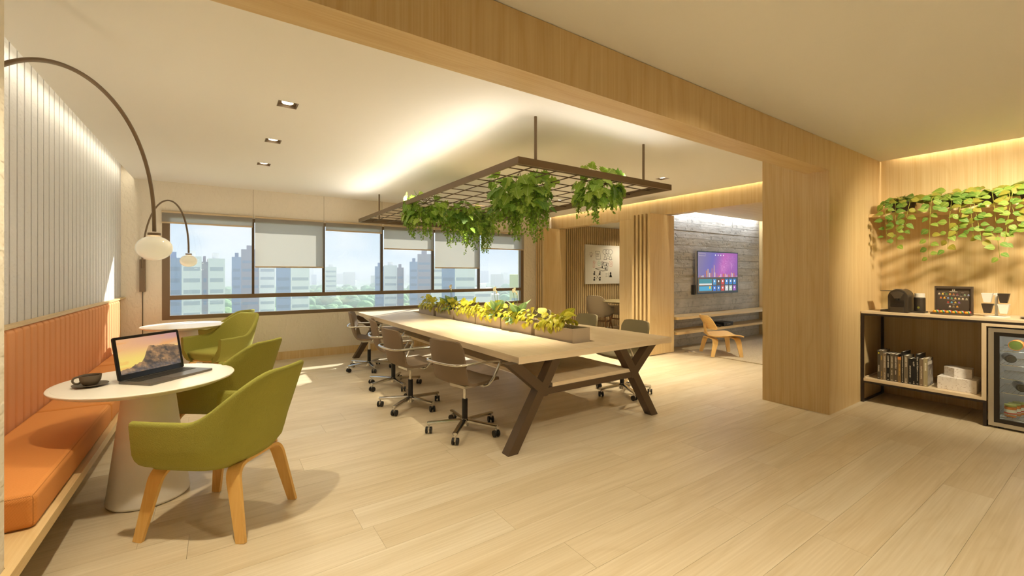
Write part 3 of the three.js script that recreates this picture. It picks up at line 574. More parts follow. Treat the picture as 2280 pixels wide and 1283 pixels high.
// ---------------------------------------------------------------- planters on the table
{
  const z0 = [-3.018, -3.665, -4.275, -4.885, -5.515, -6.19], lab = ['nearest taupe planter box on the table with drooping yellow leaves', 'taupe planter box second from the viewer with a white peace lily', 'taupe planter box third from the viewer with lily and pale leaves', 'taupe planter box fourth from the viewer full of bright yellow leaves', 'taupe planter box second from the window with tall lily leaves', 'taupe planter box nearest the window'];
  reseed(9001);
  z0.forEach((z, i) => {
    const L = .585, W = .225, hh = .165;
    const t = thing('planter_box', lab[i], 'planter', [2.845, .712, z - L / 2], 0, 'planter boxes down the middle of the table');
    const th = .012;
    M('box', [bx(-W / 2, W / 2, 0, .015, -L / 2, L / 2), bx(-W / 2, -W / 2 + th, .015, hh, -L / 2, L / 2), bx(W / 2 - th, W / 2, .015, hh, -L / 2, L / 2), bx(-W / 2 + th, W / 2 - th, .015, hh, -L / 2, -L / 2 + th), bx(-W / 2 + th, W / 2 - th, .015, hh, L / 2 - th, L / 2)], mat.pot, t);
    M('soil', bx(-W / 2 + th, W / 2 - th, .05, hh - .03, -L / 2 + th, L / 2 - th), mat.soil, t);
    const lily = i === 1 || i === 2 || i === 4, dens = [140, 95, 95, 140, 95, 125][i];
    const zA = i === 0 ? -.26 : -.29, zB = i === 0 ? .16 : .29;
    for (let k = 0; k < dens; k++) {   // dense drooping leaves along both rims
      const side = rnd() < .68 ? -1 : 1, lz = rnd(zA, zB), out = rnd(), y = hh + .095 - out * .10 + rnd(-.015, .03);
      leafTN(t, leafHeart, pick(LM.coleus), [side * lerp(.02, W / 2 + .012, out), y, lz], rnd(.042, .068), [side * rnd(.4, 1), lerp(.1, -1.2, out) + rnd(-.2, .2), rnd(-.8, .8)], [side * rnd(.5, 1), rnd(.5, 1.1), rnd(-.4, .4)]);
    }
    for (let k = 0; k < 6; k++) leafTN(t, leafHeart, pick(LM.coleus), [rnd(-.08, .07), hh + rnd(.07, .12), rnd(zA, zB)], rnd(.09, .13), [rnd(-.9, .5), rnd(-.1, .8), rnd(-1, 1)], [rnd(-1, -.2), rnd(.3, .9), rnd(.1, .8)]);
    for (let k = 0; k < (i === 0 ? 5 : 3); k++) leaf(t, leafHeart, pick(LM.coleus), [-W / 2 - .012, hh - rnd(.005, .02), rnd(zA, zB)], rnd(.06, .075), -Math.PI / 2 + rnd(-.3, .3), 1.45, rnd(-.3, .3));
    const st = []; for (let k = 0; k < 6; k++) { const lz = rnd(zA, zB); st.push(tube([[0, hh - .035, lz], [rnd(-.02, .02), hh + .04, lz + rnd(-.03, .03)], [rnd(-.08, .02), hh + .07, lz + rnd(-.05, .05)]], .0025, 8, 5)); }
    M('stem', st, std(0x8a7a30, .7), t);
    if (lily) {
      const cz = [0, -.12, .06, 0, .05][i];
      for (let k = 0; k < 5; k++) leaf(t, leafBroad, LM.lily[0], [rnd(-.02, .02), hh + .02, cz + rnd(-.03, .03)], rnd(.2, .26), k * 1.3 + rnd(-.3, .3), -1.2 + rnd(-.12, .25), rnd(-.2, .2));
      for (let k = 0; k < 7; k++) leaf(t, leafBroad, pick(LM.lily), [rnd(-.03, .01), hh + .01, cz + rnd(-.05, .05)], rnd(.15, .2), -Math.PI / 2 + (k - 3) * .42 + rnd(-.2, .2), -.25 + rnd(-.2, .35), rnd(-.3, .3));
      for (let k = 0; k < 2; k++) {
        const fx = -.04 + k * .05, fz = cz + (k ? -.10 : .05), fy = hh + .28 + k * .02;
        const fs = M('flower_stalk', tube([[0, hh, cz], [fx * .6, hh + .15, lerp(cz, fz, .6)], [fx, fy, fz]], .0028, 10, 5), std(0x7f9a58, .7), t);
        const sp = M('flower', leafBroad, std(0xf4efe6, .6, 0, { side: THREE.DoubleSide }), t); sp.position.set(fx, fy - .01, fz); sp.scale.setScalar(.085); sp.rotation.set(-1.25, -Math.PI / 2 + k * 1.4, 0, 'YXZ');
        M('spadix', cyl([fx - .012, fy, fz], [fx - .014, fy + .04, fz], .005, .003, 8), std(0xe8d7a0, .7), t);
      }
    }
  });
}
// ---------------------------------------------------------------- hanging planting grid
{
  const x0 = 1.897, x1 = 3.80, z0 = -2.71, z1 = -7.32, y0 = 2.246, y1 = 2.302, w = .05;
  const t = thing('hanging_grid', 'dark metal planting grid hanging above the long table', 'grid', [2.85, 2.246, -5.015]);
  const L = (a, b, c, d, e, f) => bx(a - 2.85, b - 2.85, c - 2.246, d - 2.246, e + 5.015, f + 5.015);
  const wv = (y1 - y0);
  M('frame_member', L(x0, x0 + .018, y0, y1, z1, z0), mat.bronze, t); M('frame_member', L(x1 - .018, x1, y0, y1, z1, z0), mat.bronze, t);
  M('frame_member', L(x0 + .018, x1 - .018, y0, y1, z0 - .018, z0), mat.bronze, t); M('frame_member', L(x0 + .018, x1 - .018, y0, y1, z1, z1 + .018), mat.bronze, t);
  M('inner_flange', [L(x0 + .018, x0 + .05, y1 - .005, y1, z1 + .018, z0 - .018), L(x1 - .05, x1 - .018, y1 - .005, y1, z1 + .018, z0 - .018)], mat.bronze, t);
  for (let x = 2.118; x < 3.75; x += .2505) M('rod', L(x - .004, x + .004, 2.266, 2.274, z1 + .018, z0 - .018), mat.frame, t);
  for (let z = -2.968; z > -7.25; z -= .267) M('rod', L(x0 + .018, x1 - .018, 2.274, 2.282, z - .004, z + .004), mat.frame, t);
  for (const z of [-2.876, -7.16]) M('hanger_bar', L(x0 + .018, x1 - .018, 2.285, 2.300, z - .012, z + .012), mat.frame, t);
  for (const [x, z] of [[2.19, -2.876], [3.57, -2.876], [2.19, -7.16], [3.57, -7.16]]) M('hanger_rod', cyl([x - 2.85, .05, z + 5.015], [x - 2.85, H - 2.246, z + 5.015], .0125, .0125, 14), mat.bronze, t);
  // light strips on top of the frame, shining up to the ceiling
  const l1 = M('light_strip', L(x0 + .02, x0 + .045, y1, y1 + .004, z1 + .1, z0 - .1), emis(2.4, 2.1, 1.5), t), l2 = M('light_strip', L(x0 + .1, x1 - .1, y1 - .003, y1 + .004, z0 - .06, z0 - .035), emis(2.4, 2.1, 1.5), t);
}
// ---------------------------------------------------------------- ivy on the hanging grid
function ivy(label, [cx, cz], [rx, rz], up, drop, nBig, strings, sd) {
  reseed(sd);
  const t = thing('hanging_ivy', label, 'plant', [cx, 2.284, cz], 0, 'ivy plants trailing from the hanging grid');
  const st = []; for (let k = 0; k < 9; k++) { const a = rnd(0, 6.28), r = rnd(.3, 1); st.push(tube([[0, 0, 0], [Math.cos(a) * rx * r * .6, rnd(.02, .08), Math.sin(a) * rz * r * .6], [Math.cos(a) * rx * r, rnd(-.1, .05), Math.sin(a) * rz * r]], .003, 8, 5)); }
  for (let k = 0; k < nBig; k++) {
    const a = rnd(0, 6.28), r = Math.sqrt(rnd(0, 1)), f = rnd(), y = f < .3 ? rnd(0, up) * (1 - .5 * r) : -rnd(0, drop * .5);
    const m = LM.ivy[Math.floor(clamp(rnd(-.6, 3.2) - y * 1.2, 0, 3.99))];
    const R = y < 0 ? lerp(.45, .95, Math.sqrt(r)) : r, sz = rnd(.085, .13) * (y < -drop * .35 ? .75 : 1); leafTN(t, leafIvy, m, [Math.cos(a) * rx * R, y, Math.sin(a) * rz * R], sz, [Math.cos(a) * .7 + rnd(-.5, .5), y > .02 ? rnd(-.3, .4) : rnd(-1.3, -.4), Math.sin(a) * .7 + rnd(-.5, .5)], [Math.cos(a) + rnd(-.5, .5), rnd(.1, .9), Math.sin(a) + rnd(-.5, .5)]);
  }
  const mats = [], dm = new THREE.Object3D();
  for (let s = 0; s < strings; s++) {
    const a = rnd(0, 6.28), r = rnd(.25, .95), x = Math.cos(a) * rx * r, z = Math.sin(a) * rz * r, L = drop * rnd(.45, 1), sw = rnd(-.04, .04), sz = rnd(-.04, .04);
    const y0 = rnd(-.12, .0); st.push(tube([[x, y0, z], [x + sw * .3, y0 - L * .4, z + sz * .3], [x + sw, -L, z + sz]], .0016, 6, 4));
    const n = Math.round(L / .011);
    for (let k = 0; k < n; k++) { const f = k / n; dm.position.set(x + sw * f + rnd(-.018, .018), lerp(y0, -L, f), z + sz * f + rnd(-.018, .018)); dm.rotation.set(rnd(.2, 1.3), rnd(0, 6.28), rnd(-.4, .4), 'YXZ'); dm.scale.setScalar(lerp(.042, .022, f) * rnd(.8, 1.25)); dm.updateMatrix(); mats.push(dm.matrix.clone()); }
  }
  const im = new THREE.InstancedMesh(leafSmall, LM.small, mats.length); mats.forEach((m, i) => { im.setMatrixAt(i, m); const b = rnd(.6, 1.1); im.setColorAt(i, new THREE.Color(b, b, b * .9)); });
  im.name = 'trailing_leaves'; im.userData.kind = 'stuff'; im.castShadow = im.receiveShadow = true; t.add(im);
  M('stem', st, std(0x6b5a34, .8), t).userData.kind = 'stuff';
}
ivy('largest bright green ivy hanging from the middle of the grid', [2.43, -3.42], [.30, .30], .06, .60, 150, 46, 11);
ivy('ivy spilling over the near right edge of the grid', [3.02, -2.98], [.27, .17], .16, .44, 95, 20, 12);
ivy('ivy at the far left edge of the grid', [2.14, -5.12], [.24, .34], .14, .46, 85, 34, 13);
ivy('dark green ivy hanging between the far left and far right ivy', [2.72, -5.30], [.26, .28], .08, .56, 85, 34, 14);
ivy('ivy hanging lowest in front of the fifth window blind', [3.2, -5.55], [.22, .24], .06, .60, 70, 34, 15);
// ---------------------------------------------------------------- meeting room
{
  const t = thing('whiteboard', 'white board with black marker sketches on the slatted wall', 'whiteboard', [8.28, 1.13, -7.925]);
  const w = 1.4, h = 1.0;
  M('panel', bx(-w / 2, w / 2, 0, h, 0, .03), std(0xf2efe8, .35), t);
  const tex = canvasTex(1024, 736, (c, W, Hh) => {
    c.fillStyle = '#f2efe8'; c.fillRect(0, 0, W, Hh); c.lineWidth = 7; c.strokeStyle = '#2c2823'; c.fillStyle = '#16130f'; c.lineCap = 'round'; c.lineJoin = 'round';
    const K = .954, X = v => (v - 65) * K + 5, Y = v => (v - 65) * .655, line = (...p) => { c.beginPath(); p.forEach(([x, y], i) => i ? c.lineTo(X(x), Y(y)) : c.moveTo(X(x), Y(y))); c.stroke(); }, circ = (x, y, r, ry = r, fill) => { c.beginPath(); c.ellipse(X(x), Y(y), r * K, ry * .655, 0, 0, 7); fill ? c.fill() : c.stroke(); };
    c.lineWidth = 4; circ(207, 330, 36, 45); c.fillRect(X(195), Y(385), 18, 22); c.strokeStyle = '#b0605a'; line([207, 320], [207, 372]); for (let a = 0; a < 6; a++) line([207 + 52 * Math.cos(a - .2), 330 + 60 * Math.sin(a - .2)], [207 + 60 * Math.cos(a - .2), 330 + 70 * Math.sin(a - .2)]);
    c.strokeStyle = '#2c2823'; c.lineWidth = 6; line([325, 235], [445, 245], [470, 470], [345, 475], [325, 235]); for (const y of [295, 325, 355, 390]) line([350, y], [420, y]);
    c.lineWidth = 6; circ(588, 250, 58, 72); circ(662, 240, 52, 70); circ(752, 245, 58, 72);
    for (const [x, y] of [[600, 380], [680, 350], [752, 380]]) { circ(x, y, 20, 24); line([x - 24, y + 26], [x - 40, y + 100], [x + 42, y + 100], [x + 24, y + 26]); }
    c.strokeStyle = '#cf5c50'; c.lineWidth = 5; line([262, 530], [258, 710], [300, 710], [300, 530], [262, 530]); line([270, 560], [292, 600]); line([335, 540], [330, 600]); circ(762, 600, 52, 88); circ(762, 600, 22, 40);
    c.strokeStyle = '#57a98c'; circ(427, 595, 36, 72); line([410, 580], [442, 580]); line([410, 605], [442, 605]);
    c.strokeStyle = '#2c2823'; c.lineWidth = 8; line([500, 545], [685, 585], [670, 795], [482, 720], [500, 545]); line([482, 720], [320, 748], [525, 820], [670, 795]); c.lineWidth = 5; line([590, 560], [572, 755]); line([490, 630], [680, 690]);
    for (const [x, y] of [[540, 590], [633, 625], [522, 690], [620, 730]]) { circ(x, y - 18, 12, 16, 1); c.fillRect(X(x - 20), Y(y), 30, 24); }
    for (const [x, y] of [[298, 850], [450, 850], [298, 1015], [452, 1015]]) { circ(x, y, 20, 24, 1); c.fillRect(X(x - 28), Y(y + 30), 41, 38); }
    line([330, 930], [420, 1045]); line([415, 930], [345, 1060]); circ(755, 885, 24, 32, 1); c.beginPath(); c.moveTo(X(735), Y(920)); c.lineTo(X(775), Y(920)); c.lineTo(X(798), Y(1005)); c.lineTo(X(716), Y(1005)); c.fill();
    c.lineWidth = 5; for (const y of [890, 935, 985]) line([612, y], [665, y]); line([688, 870], [702, 890], [690, 935], [702, 975], [688, 1000]);
  });
  const p = new THREE.PlaneGeometry(w - .02, h - .02); p.translate(0, h / 2, .0312); M('drawing', p, std(0xffffff, .35, 0, { map: tex }), t);
  const tb = thing('conference_table', 'round dark edged table in the meeting room', 'table', [8.12, 0, -6.78]);
  M('table_top', lathe([[.0001, .71], [.70, .71], [.80, .735], [.81, .745], [.80, .75], [.0001, .75]], 60), std(0x9a8a62, .35), tb);
  M('pedestal', lathe([[.0001, 0], [.3, 0], [.3, .015], [.05, .04], [.045, .71], [.0001, .71]], 32), mat.frame, tb);
  const S = tub({ a: .29, b: .28, zf: .2, hA: .60, hB: .88, lean: .3, t: .035 });
  const c = thing('meeting_chair', 'beige upholstered chair with wooden legs left of the meeting table', 'chair', [7.62, 0, -7.44], 2.0, 'beige chairs in the meeting room');
  M('shell', S.shell, mat.beige, c); M('seat', S.seat, mat.beige, c);
  for (let k = 0; k < 5; k++) { const x = (k - 2) * .07; M('seam', tube([[x, .5, -.262 + .5 * x * x], [x, .68, -.305 + .6 * x * x], [x, .84, -.35 + .7 * x * x]], .004, 8, 5), std(0x8f8170, .9), c); }
  const lg = std(0xa97b4c, .5);
  for (const [x, z] of [[-1, 1], [1, 1], [-1, -1], [1, -1]]) M('leg', cyl([x * .25, 0, z * .24 + .0], [x * .19, .37, z * .17], .013, .02, 12), lg, c);
  M('stretcher', [bar([-.2, .25, -.19], [-.2, .25, .19], .02, .035), bar([.2, .25, -.19], [.2, .25, .19], .02, .035), bar([-.2, .25, .0], [.2, .25, .0], .02, .03)], lg, c);
  clone(c, [8.52, 0, -7.52], -.15, 'pale beige chair behind the meeting table, below the whiteboard', 'beige chairs in the meeting room');
  const rl = (label, x, y, z, cd, tgt) => { const d = thing('downlight', label, 'light', [x, y, z], 0, 'square recessed downlights'); M('trim', [bx(-.06, .06, -.006, 0, -.06, -.045), bx(-.06, .06, -.006, 0, .045, .06), bx(-.06, -.045, -.006, 0, -.045, .045), bx(.045, .06, -.006, 0, -.045, .045)], mat.bronze, d); M('lamp', bx(-.045, .045, -.004, -.001, -.045, .045), emis(3, 2.6, 1.8), d); spot(WARM, cd, [x, y - .02, z], tgt, .8, .8, 2); };
  rl('downlight in front of the whiteboard', 8.9, 2.595, -7.2, 6, [8.5, .9, -7.9]); rl('unseen downlight added above the meeting table', 8.0, 2.595, -6.3, 22, [8.0, 0, -6.6]);  // the one above the table is unseen, added to light the meeting room
  rl('unseen downlight added in the lounge ceiling above the plywood chair', 7.2, 2.58, -3.0, 15, [7.15, 0, -3.4]);  // unseen lamp, added so the chair and lounge floor get light
}
// ---------------------------------------------------------------- lounge
{
  const t = thing('television', 'wall mounted television with a colourful menu screen', 'television', [8.447, .993, ZC]);
  const w = 1.496, h = .851;
  M('body', bx(-w / 2, w / 2, 0, h, .05, .085), std(0xb9b2a8, .35, .5), t);
  M('bezel', bx(-w / 2 + .008, w / 2, .0, h, .085, .09), std(0x0b0b0c, .2), t);
  M('wall_mount', bx(-.25, .25, .25, .65, .0, .05), mat.black, t);
  M('side_bracket', bx(-w / 2 - .05, -w / 2 - .005, -.01, .18, .0, .06), mat.black, t);
  const tex = canvasTex(1024, 600, (c, W, Hh) => {
    const g = c.createLinearGradient(0, 0, W, 370); g.addColorStop(0, '#8f7f9a'); g.addColorStop(.35, '#6d62b4'); g.addColorStop(.6, '#c35ab4'); g.addColorStop(1, '#8d4fa8'); c.fillStyle = g; c.fillRect(0, 0, W, 375);
    reseed(404); c.globalAlpha = .5;
    for (let k = 0; k < 420; k++) { const b = rnd() < .5 ? [830, 130, 150] : [640, 190, 130], a = rnd(0, 6.28), r = rnd(10, b[2]); c.strokeStyle = rnd() < .5 ? '#f3cfe8' : '#e58fd6'; c.lineWidth = 2; c.beginPath(); c.moveTo(b[0] + Math.cos(a) * r * .6, b[1] + Math.sin(a) * r * .6); c.lineTo(b[0] + Math.cos(a) * r, b[1] + Math.sin(a) * r + 8); c.stroke(); }
    c.globalAlpha = .85; for (let k = 0; k < 26; k++) { const x = 40 + k * 38 + rnd(-10, 10), hh = k > 3 && k < 10 ? rnd(60, 200) : rnd(15, 70); c.fillStyle = ['#d97b3c', '#f0c38a', '#e8e0dc', '#c9624a'][k % 4]; c.fillRect(x, 372 - hh, rnd(14, 30), hh); }
    c.globalAlpha = 1; c.fillStyle = '#3a3a40'; c.fillRect(0, 375, W, 225); const gb = c.createLinearGradient(0, 375, W, 600); gb.addColorStop(0, '#6b5237'); gb.addColorStop(1, '#2c3338'); c.fillStyle = gb; c.fillRect(0, 375, W, 225);
    const tile = (x, y, w2, h2, col, glyph) => { c.fillStyle = col; c.fillRect(x, y, w2, h2); if (glyph) { c.fillStyle = '#ffffff'; c.beginPath(); c.arc(x + w2 / 2, y + h2 * .42, h2 * .18, 0, 7); c.fill(); } };
    tile(28, 400, 310, 90, '#3f8f98'); c.fillStyle = '#e9e6e0'; c.fillRect(28, 468, 310, 24); tile(28, 508, 310, 70, '#48a7cf'); c.fillStyle = '#f5cf3e'; c.beginPath(); c.arc(292, 530, 22, 0, 7); c.fill();
    ['#4a93c9', '#5a3a24', '#d0352b', '#2f7fc8', '#2f7fc8', '#2f7fc8'].forEach((k, i) => tile(368 + i * 106, 400, 80, 88, k, 1)); ['#2b6fd0', '#3a72b8', '#e0402f', '#d9d9d9', '#c9d6c0', '#a04ab8'].forEach((k, i) => tile(368 + i * 106, 504, 80, 80, k, 1));
    c.fillStyle = '#ffffff'; for (const x of [420, 490, 560, 630]) c.fillRect(x, 28, 20, 20); c.strokeStyle = '#e9dcd0'; c.lineWidth = 3; c.strokeRect(20, 20, 160, 36);
  });
  const p = new THREE.PlaneGeometry(w - .05, h - .05); p.translate(.004, h / 2 + .004, .0908);
  M('screen', p, new THREE.MeshStandardMaterial({ color: 0x050505, roughness: .3, emissive: 0xffffff, emissiveIntensity: .9, emissiveMap: tex }), t);
  area(1.4, .8, lin(.75, .7, 1), .35, [8.447, 1.42, ZC + .1], [8.447, 1.42, 0]);
  const sh = (y, label) => { const g = extr((() => { const s = new THREE.Shape(); s.moveTo(6.70, 0); s.lineTo(10.275, 0); s.lineTo(10.275, .35); s.lineTo(6.76, .35); s.quadraticCurveTo(6.70, .35, 6.70, .29); return s; })(), .046, 0); g.rotateX(Math.PI / 2); g.translate(0, y, ZC + .001); tag(M('wall_shelf', muv(g, 'x'), mat.wood), label, 'shelf', 'long shelves on the concrete wall'); };
  sh(.62, 'upper long wooden shelf on the concrete wall'); sh(.352, 'lower long wooden shelf on the concrete wall, with game console');
  const cons = thing('game_console', 'black game console on the lower shelf', 'console', [8.42, .352, ZC + .2]);
  M('body', bx(-.17, .17, .0, .075, -.13, .12, 'x', 0, 0, .006), std(0x0d0d0e, .3), cons); M('front_slot', bx(-.06, .06, .035, .04, .12, .122), std(0xbdbdbd, .3), cons);
  const ctl = thing('game_controller', 'black game controller lying nearest the console', 'controller', [8.12, .352, ZC + .26], .3, 'game controllers on the lower shelf');
  M('body', bx(-.05, .05, .012, .042, -.03, .02, 'x', 0, 0, .012), std(0x101011, .35), ctl); for (const s of [-1, 1]) { M('grip', tube([[s * .045, .028, .0], [s * .062, .025, .03], [s * .066, .013, .07]], .013, 10, 8), std(0x101011, .35), ctl); M('thumb_stick', cyl([s * .025, .04, -.01], [s * .025, .054, -.01], .009), std(0x2a2a2c, .4), ctl); }
  clone(ctl, [7.96, .352, ZC + .24], .5, 'black game controller lying left of the other two', 'game controllers on the lower shelf');
  clone(ctl, [7.80, .352, ZC + .2], .1, 'black game controller half hidden behind the plywood chair back', 'game controllers on the lower shelf');
  tag(M('rug', bx(6.86, 10.1, .0, .014, -4.62, -2.2), mat.rug), 'pale beige rug under the plywood chair', 'rug');
  // plywood lounge chair
  const c = thing('lounge_chair', 'low moulded plywood lounge chair on the rug', 'chair', [7.10, .014, -4.09], .898);
  const rr = (u, n) => Math.pow(Math.max(0, 1 - Math.pow(Math.abs(2 * u - 1), n)), 1 / n);
  M('seat', muv(sheet((u, v) => { const k = 2 * u - 1, hw = .285 * (.82 + .18 * rr(v * .96 + .02, 3)), z = lerp(-.2, .27, v); return V(k * hw, .322 + .02 * k * k + .03 * Math.pow(clamp((v - .0)), 1) - .035 * Math.pow(clamp((v - .75) / .25), 2), z); }, 14, 14, .014), 'x'), mat.ply, c);
  M('backrest', muv(sheet((u, v) => { const k = 2 * u - 1, hw = .27 * (.55 + .45 * rr(v, 3)), y = lerp(.44, .67, v); return V(k * hw, y, -.235 - .14 * (v - .2) + .07 * k * k); }, 16, 12, .012), 'x'), mat.ply, c);
  M('spine', muv(strap([[0, .30, .1], [0, .30, -.20], [0, .40, -.262], [0, .56, -.272]], [1, 0, 0], .10, .014, .07), 'z'), mat.ply, c);
  const wf = q => lerp(.055, .10, sstep(0, .4, Math.min(q, 1 - q)));
  M('front_leg_frame', muv(strap([[-.255, 0, .23], [-.225, .30, .185], [.225, .30, .185], [.255, 0, .23]], [0, .1, 1], wf, .014, .09), 'y'), mat.ply, c);
  M('rear_leg_frame', muv(strap([[-.265, 0, -.24], [-.235, .285, -.17], [.235, .285, -.17], [.265, 0, -.24]], [0, -.1, 1], wf, .014, .09), 'y'), mat.ply, c);
}
// ---------------------------------------------------------------- coffee counter
{
  const t = thing('coffee_counter', 'open wooden counter on a thin dark metal frame', 'counter', [5.80, 0, -1.752]);
  const B = (a, b, c, d, e, f, g = 'z') => bx(a - 5.80, b - 5.80, c, d, e + 1.752, f + 1.752, g, 1.3, .2);
  M('worktop', B(5.80, 6.455, .966, .988, -1.75, 1.2), mat.table, t);
  const fr = .022;
  for (const z of [-1.75, -.842]) for (const x of [5.80, 6.43]) M('leg', B(x, x + fr, 0, z < -1 ? .944 : .234, z, z + fr), mat.blackMetal, t);
  M('top_rail', B(5.80, 6.452, .944, .966, -1.75, 1.2), mat.blackMetal, t);
  for (const z of [-1.75, -.842]) M('foot_rail', B(5.822, 6.43, 0, .016, z, z + fr), mat.blackMetal, t);
  for (const x of [5.80, 6.43]) M('shelf_rail', B(x, x + .022, .212, .234, -1.728, -.842), mat.blackMetal, t);
  M('lower_shelf', B(5.80, 6.45, .234, .262, -1.728, -.851), mat.table, t);
  M('shelf_lip', B(5.822, 6.43, .262, .275, -1.728, -1.715), mat.table, t);
  M('side_panel', B(5.80, 6.45, .234, .944, -.851, -.822, 'y'), mat.table, t);
  M('inner_top', B(5.80, 6.45, .918, .944, -.822, 1.2), mat.table, t);
}
// fridge
{
  const t = thing('mini_fridge', 'steel framed glass door mini fridge under the counter', 'fridge', [5.80, 0, -.55]);
  const x1 = .6, z0 = -.259, z1 = .24, y0 = .02, y1 = .904, wht = std(0xe4e2de, .4);
  M('body', [bx(.03, x1, y0, y0 + .03, z0, z1), bx(.03, x1, y1 - .03, y1, z0, z1), bx(.03, x1, y0 + .03, y1 - .03, z0, z0 + .025), bx(.03, x1, y0 + .03, y1 - .03, z1 - .025, z1), bx(x1 - .025, x1, y0 + .03, y1 - .03, z0 + .025, z1 - .025)], wht, t);
  const d = new THREE.Group(); d.name = 'door'; t.add(d);
  const ring = (w, a, b, c, e, xx0, xx1) => [bx(xx0, xx1, a, a + w, c, e), bx(xx0, xx1, b - w, b, c, e), bx(xx0, xx1, a + w, b - w, c, c + w), bx(xx0, xx1, a + w, b - w, e - w, e)];
  M('steel_frame', ring(.034, y0, y1, z0, z1, 0, .028), mat.steel, d);
  M('black_frame', ring(.034, y0 + .034, y1 - .034, z0 + .034, z1 - .034, .003, .027), std(0x211b15, .3), d);
  M('glass_pane', bx(.010, .014, y0 + .068, y1 - .068, z0 + .068, z1 - .068), mat.glass, d);
  for (const y of [.70, .575, .452, .325, .10]) {
    const w = []; w.push(cyl([.04, y, z0 + .03], [.04, y, z1 - .03], .004, .004, 8), cyl([x1 - .04, y, z0 + .03], [x1 - .04, y, z1 - .03], .004, .004, 8));
    for (let k = 0; k < 14; k++) { const z = lerp(z0 + .04, z1 - .04, k / 13); w.push(cyl([.04, y, z], [x1 - .04, y, z], .002, .002, 6)); }
    if (y < .2) w.push(cyl([.04, y + .035, z0 + .03], [.04, y + .035, z1 - .03], .004, .004, 8));
    M('wire_shelf', w, mat.chrome, t);
  }
  for (const z of [z0 + .07, z1 - .07]) M('foot', cyl([.06, 0, z], [.06, .02, z], .02, .02, 12), mat.black, t);
  M('interior_lamp', bx(.05, .2, .862, .868, -.1, .1), emis(3, 2.9, 2.7), t);
  area(.14, .2, lin(1, .96, .88), 11, [5.80 + .125, .858, -.55], [5.80 + .125, 0, -.551]);
  // contents
  const ob = (n, l, c, p, r) => { const o = thing(n, l, c, p, 0); return o; };
  const can = (label, z, y) => { const o = thing('food_tin', label, 'tin', [5.98, y, z]); const r = .045; M('tin_body', T(new THREE.CylinderGeometry(r, r, .09, 28), 0, r, 0, 0, 0, Math.PI / 2), std(0xd8702a, .4), o); M('tin_lid', T(new THREE.CylinderGeometry(r * .94, r * .94, .006, 28), -.046, r, 0, 0, 0, Math.PI / 2), std(0x8fa24e, .35, .3), o); M('tin_rim', T(new THREE.TorusGeometry(r * .97, .003, 8, 28), -.048, r, 0, Math.PI / 2), std(0xe08a3a, .4), o); return o; };
  can('orange tin with a green lid lying on the top fridge shelf', -.66, .704);
  const bot = (label, z, y) => { const o = thing('bottle', label, 'bottle', [5.95, y, z], .25, 'dark bottles lying in the fridge'); const g = lathe([[.0001, 0], [.03, 0], [.036, .006], [.037, .02], [.037, .17], [.03, .2], [.014, .23], [.013, .29], [.0001, .29]], 28); g.rotateZ(-Math.PI / 2); g.translate(0, .041, 0); M('bottle_glass', g, std(0x2a241c, .12), o); M('punt', T(lathe([[.0001, .004], [.02, .001], [.026, 0]], 20), -.001, .041, 0, 0, 0, -Math.PI / 2), std(0x4a4336, .15), o); };
  bot('dark bottle lying on the second fridge shelf', -.69, .579); bot('dark bottle lying on the fourth fridge shelf', -.625, .329);
  const jar = (label, x, z) => { const o = thing('food_jar', label, 'jar', [x, .104, z], 0, 'jars at the bottom of the fridge'); const r = .038; M('jar_glass', lathe([[.0001, 0], [r - .004, 0], [r, .006], [r, .085], [r - .006, .095], [.0001, .095]], 28), std(0xd98238, .25), o); M('jar_label', new THREE.CylinderGeometry(r + .0008, r + .0008, .045, 28, 1, true).translate(0, .045, 0), std(0xf0ead6, .6), o); M('label_band', new THREE.CylinderGeometry(r + .0014, r + .0014, .012, 28, 1, true).translate(0, .034, 0), std(0xc9482a, .6), o); M('jar_lid', new THREE.CylinderGeometry(r, r, .014, 28).translate(0, .102, 0), std(0xb9bb6a, .4, .2), o); };
  jar('front jar with a green lid at the bottom of the fridge', 5.92, -.69); jar('second jar with a green lid at the bottom of the fridge', 6.005, -.675); jar('third jar with a green lid at the bottom of the fridge', 6.09, -.66);
}
